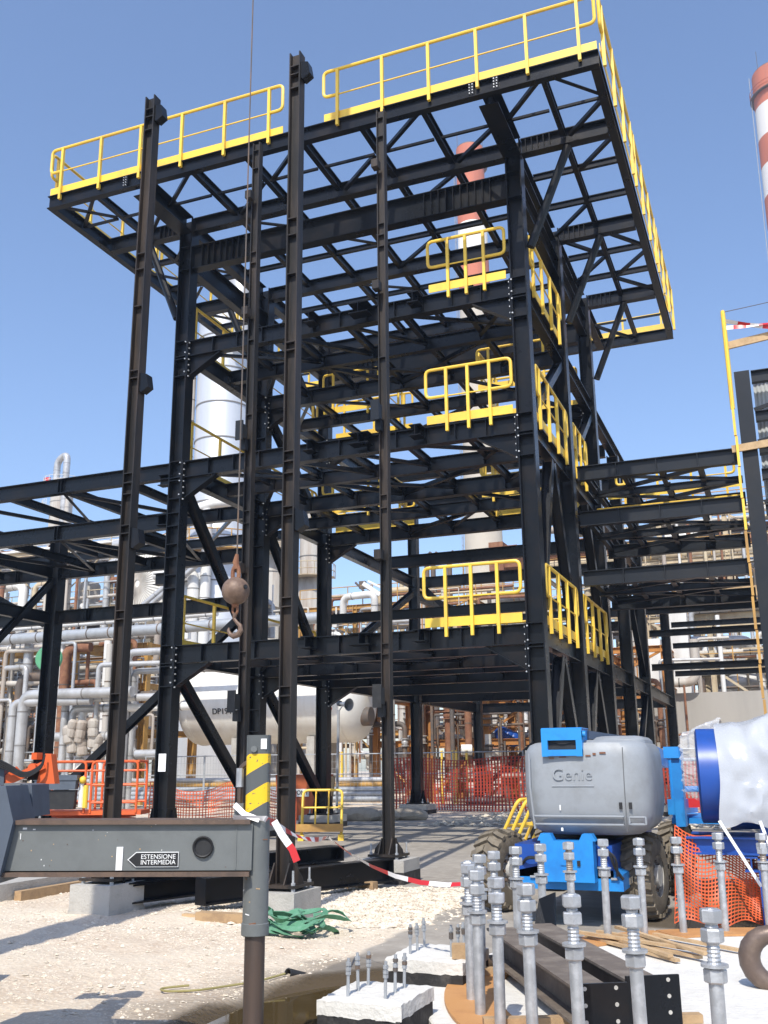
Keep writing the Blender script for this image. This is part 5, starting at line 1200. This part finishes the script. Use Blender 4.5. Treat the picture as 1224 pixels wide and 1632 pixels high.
# insulated drum end with radial seams
de = thing('insulated_drum', 'big round drum end with radial cladding seams left of the tower', 'drum', (-35.5, 46, 0))
dc = PX(230, 932, 60); dr_ = 2.35
MB().lathe([(0, -.55), (dr_*.45, -.46), (dr_*.8, -.26), (dr_, 0), (dr_, 5)], dc, (.25, 1, 0), 64).obj('shell', cream, de)
w_, u_, s_ = basis(V((.25, 1, 0)), (1, 0, 0))
for k in range(48):
    a = 2*math.pi*k/48; e = u_*math.cos(a)+s_*math.sin(a)
    MB().tube([dc+e*(dr_*.10)-w_*.56, dc+e*(dr_*.45)-w_*.475, dc+e*(dr_*.8)-w_*.275, dc+e*(dr_+.012)], .028, 5).obj('cladding_seam', lagging, de)
for dx in (-1.2, 1.2): MB().box((dc.x+dx, dc.y+2.5, (dc.z-1.6)/2), (.5, .5, dc.z-1.4)).obj('support_leg', tan, de)

def unit(name, label, x0, x1, y0, y1, zs, bay, fm, pms, seed, nx=14, nvt=18, rails=True, rmax=.24, fcol=.26, ndrum=2, rail_m=None, front=.9):
    rr_ = random.Random(seed); t = thing(name, label, 'pipe rack', ((x0+x1)/2, (y0+y1)/2, 0)); nb2 = max(1, round((x1-x0)/bay)); xs = [x0+(x1-x0)*k/nb2 for k in range(nb2+1)]; zt = zs[-1]
    for x in xs:
        for y in (y0, y1): MB().ib((x, y, 0), (x, y, zt), fcol, fcol*.9, .02, .03, up=(1, 0, 0)).obj('column', fm, t)
        for z in zs: MB().ib((x, y0, z-.12), (x, y1, z-.12), .24, .16).obj('beam', fm, t)
    for z in zs:
        for y in (y0, y1): MB().ib((x0, y, z-.13), (x1, y, z-.13), .26, .18).obj('beam', fm, t)
    lv = [0]+list(zs)
    for i in range(nb2):
        for j in range(len(lv)-1):
            if rr_.random() < .45:
                a, b = (xs[i], xs[i+1]) if rr_.random() < .5 else (xs[i+1], xs[i]); MB().ang((a, y0-.05, lv[j]+.1), (b, y0-.05, lv[j+1]-.2), .11).obj('brace', fm, t)
    for k in range(nx):
        z = rr_.choice(zs); r_ = rr_.uniform(.04, rmax)*rr_.choice((.5, .8, 1)); y = rr_.uniform(y0-.4, y1); a = rr_.uniform(x0-1, x0+(x1-x0)*.45); b = rr_.uniform(x0+(x1-x0)*.55, x1+1); zz = z+r_+.02+rr_.choice((0, 0, .5, -.9))
        pts = [(a, y, zz), (b, y, zz)]
        if rr_.random() < .5: pts = [(a, y, zz-rr_.uniform(.8, 3.0))]+pts
        if rr_.random() < .5: pts = pts+[(b, y, max(.2, zz+rr_.choice((-1, -1, 1))*rr_.uniform(.8, 3.0)))]
        p = elbowpipe(t, pts, r_, rr_.choice(pms), r_*2.5, 12)
        if rr_.random() < .6:
            xx = rr_.uniform(a, b); MB().cyl((xx, y, zz), (xx+.04, y, zz), r_*1.7, 14).cyl((xx+.32, y, zz), (xx+.36, y, zz), r_*1.7, 14).ball((xx+.18, y, zz), r_*1.35, 6).cyl((xx+.18, y, zz), (xx+.18, y, zz+r_*3), .03, 6).obj('valve', rr_.choice(pms), p)
    for k in range(nvt):
        x = rr_.uniform(x0, x1); r_ = rr_.uniform(.04, rmax*.9)*rr_.choice((.4, .7, 1)); y = y0-rr_.uniform(.15, front); za = rr_.uniform(0, lv[-1]*.35); zb2 = rr_.uniform(za+1.5, zt+.8)
        pts = [(x, y, za), (x, y, zb2)]
        if rr_.random() < .65: pts.append((x+rr_.choice((-1, 1))*rr_.uniform(.8, 3.5), y+rr_.uniform(-.1, .6), zb2))
        if rr_.random() < .5: pts = [(x+rr_.choice((-1, 1))*rr_.uniform(.6, 2.5), y, za)]+pts
        p = elbowpipe(t, pts, r_, rr_.choice(pms), r_*2.5, 12)
        if rr_.random() < .5:
            zm = (za+zb2)/2; MB().cyl((x, y, zm), (x, y, zm+.04), r_*1.7, 14).cyl((x, y, zm+.3), (x, y, zm+.34), r_*1.7, 14).ball((x, y, zm+.17), r_*1.4, 6).obj('valve', rr_.choice(pms), p)
    for k in range(ndrum):
        x = rr_.uniform(x0+1, x1-1); y = rr_.uniform(y0+.6, y1-.6); z = rr_.choice(lv[:-1]); r_ = rr_.uniform(.4, .8); h = rr_.uniform(1.2, 2.6)
        MB().lathe([(0, 0), (r_*.8, .05), (r_, .25), (r_, h), (r_*.8, h+.22), (0, h+.3)], (x, y, z+.1), (0, 0, 1), 24).obj('drum', rr_.choice(pms), t)
    for k in range(int((x1-x0)*1.6)):
        x = rr_.uniform(x0, x1); z = rr_.choice(lv); y = rr_.uniform(y0-.5, y1); q = rr_.random()
        if q < .4: MB().bar((x, y, z), (x, y, z+rr_.uniform(1.0, 3.2)), .05, .05, up=(1, 0, 0)).obj('stanchion', rr_.choice((fm, galvf, dyellow)), t)
        elif q < .7:
            L_ = rr_.uniform(1.2, 4.5); zz = z+rr_.uniform(.3, 2.4); MB().bar((x, y, zz), (x+L_, y, zz+rr_.choice((0, 0, .6))), .06, .06).obj('conduit', rr_.choice((galvf, lagging, tan, dkpipe)), t)
        else:
            zz = z+rr_.uniform(.2, 1.8); s_ = rr_.uniform(.2, .5); MB().box((x, y, zz), (s_, .3, s_*rr_.uniform(.8, 1.6))).cyl((x, y, z), (x, y, zz), .04, 6).obj('instrument_box', rr_.choice((tan, lagging, whitep, dkpipe)), t)
    if rails:
        rm_ = rail_m or fm
        for z in zs[-2:]:
            m_ = MB().tube([(x0, y0-.2, z+1.1), (x1, y0-.2, z+1.1)], .03, 6).obj('handrail', rm_, t); MB().tube([(x0, y0-.2, z+.55), (x1, y0-.2, z+.55)], .022, 6).obj('mid_rail', rm_, m_)
            n_ = int((x1-x0)/1.6)
            for k in range(n_+1): x = x0+(x1-x0)*k/n_; MB().bar((x, y0-.2, z), (x, y0-.2, z+1.1), .045, .045, up=(1, 0, 0)).obj('post', rm_, m_)
    return t
pm1 = [silver, silver, lagging, silver, galvf, whitep, rust]
pm2 = [lagging, lagging, silver, tan, rust, dkpipe, whitep]
pm3 = [lagging, tan, rust, dkpipe, silver, whitep]
u1 = unit('process_pipe_rack', 'yellow framed rack of silver pipes at the left behind the fence', -42, -26.2, 37, 41, (3.2, 5.2, 7.0), 3.6, dyellow, pm1+[lagging, dkpipe, lagging, tan], 11, 56, 110, True, .26, .34, 2, galvf, 1.6)
elbowpipe(u1, [(-36, 35.6, 7.35), (-17, 35.6, 7.35)], .24, galvf); elbowpipe(u1, [(-36, 36.0, 7.9), (-22, 36.0, 7.9)], .12, whitep)
for k, (px, py0, py1, r_) in enumerate(((22, 1120, 1300, .16), (38, 1108, 1300, .2), (66, 1175, 1300, .17), (105, 1115, 1230, .14), (116, 1130, 1230, .15), (132, 1130, 1230, .15), (158, 1060, 1300, .1), (205, 1040, 1300, .14), (214, 1070, 1300, .12))):
    a, b = PX(px, py0, 37.5), PX(px, py1, 37.5); elbowpipe(u1, [(a.x+4.6*(1 if k % 2 else .7), a.y+.5, a.z), (a.x, a.y, a.z), (a.x, a.y, max(.05, b.z))], r_, silver if k != 5 else whitep, r_*2.2)
for px in (112, 130, 152): 
    for q in range(3): p_ = PX(px+R.uniform(-4, 4), 1158+q*15+R.uniform(-5, 5), 36.8); MB().lathe([(.10, -.34), (.19, -.30), (.21, -.12), (.19, -.02), (.215, .02), (.21, .24), (.12, .34)], p_, (R.uniform(-.2, .2), 0, 1), 10).obj('wrapped_valve', lagging, u1)
for k in range(5): elbowpipe(u1, [(-30, 34.6+.12*k, .35+.17*k), (-14, 34.9+.12*k, .35+.17*k)], .10, (galvf, silver, galvf, dyellow, silver)[k])
p_ = PX(78, 1050, 40); MB().lathe([(.5, -.1), (.55, 0), (.5, .1), (.0, .1)], p_, (.5, -1, 0), 24).obj('green_cover', pmat('green_cover_paint', (.10, .36, .18), .5), u1)
u2_ = unit('process_pipe_rack', 'tall tangle of silver pipes and steel above the left pipe rack', -60, -31, 53, 59, (4, 8, 12, 16.2), 4.8, tan, pm1+[dkpipe, lagging, rust, tan, lagging], 21, 110, 110, True, .36, .3, 6)
u3 = unit('process_pipe_rack', 'pale pipe racks and platforms seen through the middle of the tower', -27, -12.5, 54, 60, (3.5, 6.5, 9.0, 11.0), 3.6, dyellow, pm2, 31, 50, 60, True, .26, .26, 4)
elbowpipe(u3, [PX(547, 985, 58), PX(547, 952, 58), PX(597, 946, 57), PX(597, 985, 57)], .21, whitep)
for i, (px, py) in enumerate(((680, 890), (690, 890), (716, 888), (640, 930), (704, 935))): a = PX(px, py, 62); elbowpipe(u3, [(a.x, a.y, 6), (a.x, a.y, a.z), (a.x+.35, a.y-.1, a.z+.3)], .16, dkpipe if i < 3 else tan)
MB().bar(PX(578, 930, 58), PX(605, 948, 58), .25, .25).obj('sloping_pipe', whitep, u3); MB().bar(PX(566, 928, 58), PX(580, 942, 58), .1, .1).obj('sloping_pipe', dkpipe, u3); MB().bar(PX(586, 926, 58), PX(606, 936, 58), .12, .12).obj('sloping_pipe', whitep, u3)
u4 = unit('process_pipe_rack', 'tan process structure with rusty exchangers behind the link bridge', -13, 9, 58, 64, (4, 7, 10, 13, 15.6), 3.8, tan, pm3, 41, 76, 90, True, .34, .28, 7, dyellow)
for i, (px0, px1, py0, py1) in enumerate(((1080, 1132, 870, 900), (1145, 1170, 880, 900), (780, 800, 862, 910), (798, 824, 868, 905))):
    a, b = PX(px0, py1, 57), PX(px1, py0, 57); MB().box(((a.x+b.x)/2, a.y+.8, (a.z+b.z)/2), (b.x-a.x, 1.6, b.z-a.z)).obj('exchanger_box', (pmat('rusty_tan_plate', (.34, .22, .14), .8, col2=(.24, .11, .06), amt=.8, scale=.6, streak=True), tan, rust, rust)[i], u4)
u5 = unit('process_pipe_rack', 'tan trestle with a large bent silver pipe at the right edge', -5.5, 5.5, 47.5, 50.5, (3.4, 5.8, 8.2), 2.75, tan, pm3+[silver], 51, 18, 16, True, .2, .24, 1, dyellow, .5)
elbowpipe(u5, [PX(1160, 1122, 47), PX(1160, 1090, 47), PX(1240, 1082, 47)], .46, silver, .9, 18); elbowpipe(u5, [PX(1062, 1025, 48), PX(1190, 1022, 47), PX(1200, 1040, 47), PX(1190, 1060, 47), PX(1075, 1062, 47.5)], .3, silver, .8, 18)
a = PX(1131, 1042, 46); MB().lathe([(.02, .5), (.3, .35), (.36, .1), (.3, 0), (.05, 0), (.04, -1.2)], a, (0, 0, 1), 16).obj('floodlight', white, u5)
u6 = unit('process_pipe_rack', 'dark low pipework with orange columns behind the red net', -17, -4.2, 41.5, 46, (2.6, 4.6, 6.2), 2.55, ochre, [dkpipe, rust, lagging, silver, dkpipe], 61, 30, 36, False, .2, .36, 3, None, .8)
elbowpipe(u6, [PX(640, 1092, 44), PX(760, 1090, 44)], .28, silver); elbowpipe(u6, [PX(735, 1195, 41), PX(752, 1195, 41)], .22, cream)
for i in range(3): p_ = PX(800+i*9, 1170+4*i, 42); MB().ball(p_, .34, 8).obj('blue_pump', dblue, u6)
for px in (705, 722, 728, 745, 540, 545): a = PX(px, 1245, 39); MB().bar((a.x, a.y, 0), (a.x, a.y, 2.1), .08, .08, up=(1, 0, 0)).obj('bollard', yellow, u6)
wl = MB().box((-.6, 44.0, 2.2), (9.0, .3, 4.4)).obj('concrete_wall', greytank); tag(wl, 'plain grey concrete wall behind the lift on the right', 'wall')
wp = thing('white_pipe_stack', 'tall white vertical duct behind the rear tower columns on the right', 'duct', (-4.0, 41, 0))
a = PX(1082, 1000, 43); MB().box((a.x, a.y, 4.2), (.75, .75, 8.4)).obj('duct', whitep, wp); a = PX(1040, 1000, 43.2); MB().box((a.x, a.y, 3.4), (.6, .6, 6.8)).obj('duct', whitep, wp)
pc = thing('beige_stack', 'slender beige concrete stack base behind the tower', 'stack', (-22, 75, 0))
a = PX(822, 1000, 78); MB().lathe([(1.0, 0), (.9, 14.5), (.0, 14.6)], (a.x, a.y, 0), (0, 0, 1), 32).obj('shaft', beigec, pc)

# ================================================================ SUMMER HAZE
hz = MB().box((-50, 125, 52.5), (520, 430, 109)).obj('haze', [], kind='stuff')
hm = bpy.data.materials.new('summer_haze'); hm.use_nodes = True
hn_ = hm.node_tree; hn_.nodes.remove(hn_.nodes['Principled BSDF'])
pv = hn_.nodes.new('ShaderNodeVolumePrincipled'); pv.inputs['Color'].default_value = (.66, .80, 1.0, 1); pv.inputs['Density'].default_value = .0008; pv.inputs['Anisotropy'].default_value = .3
hn_.links.new(pv.outputs[0], hn_.nodes['Material Output'].inputs['Volume'])
hz.data.materials.append(hm); tag(hz, 'thin pale summer haze filling the air over the plant', 'haze')
S.cycles.volume_bounces = 0
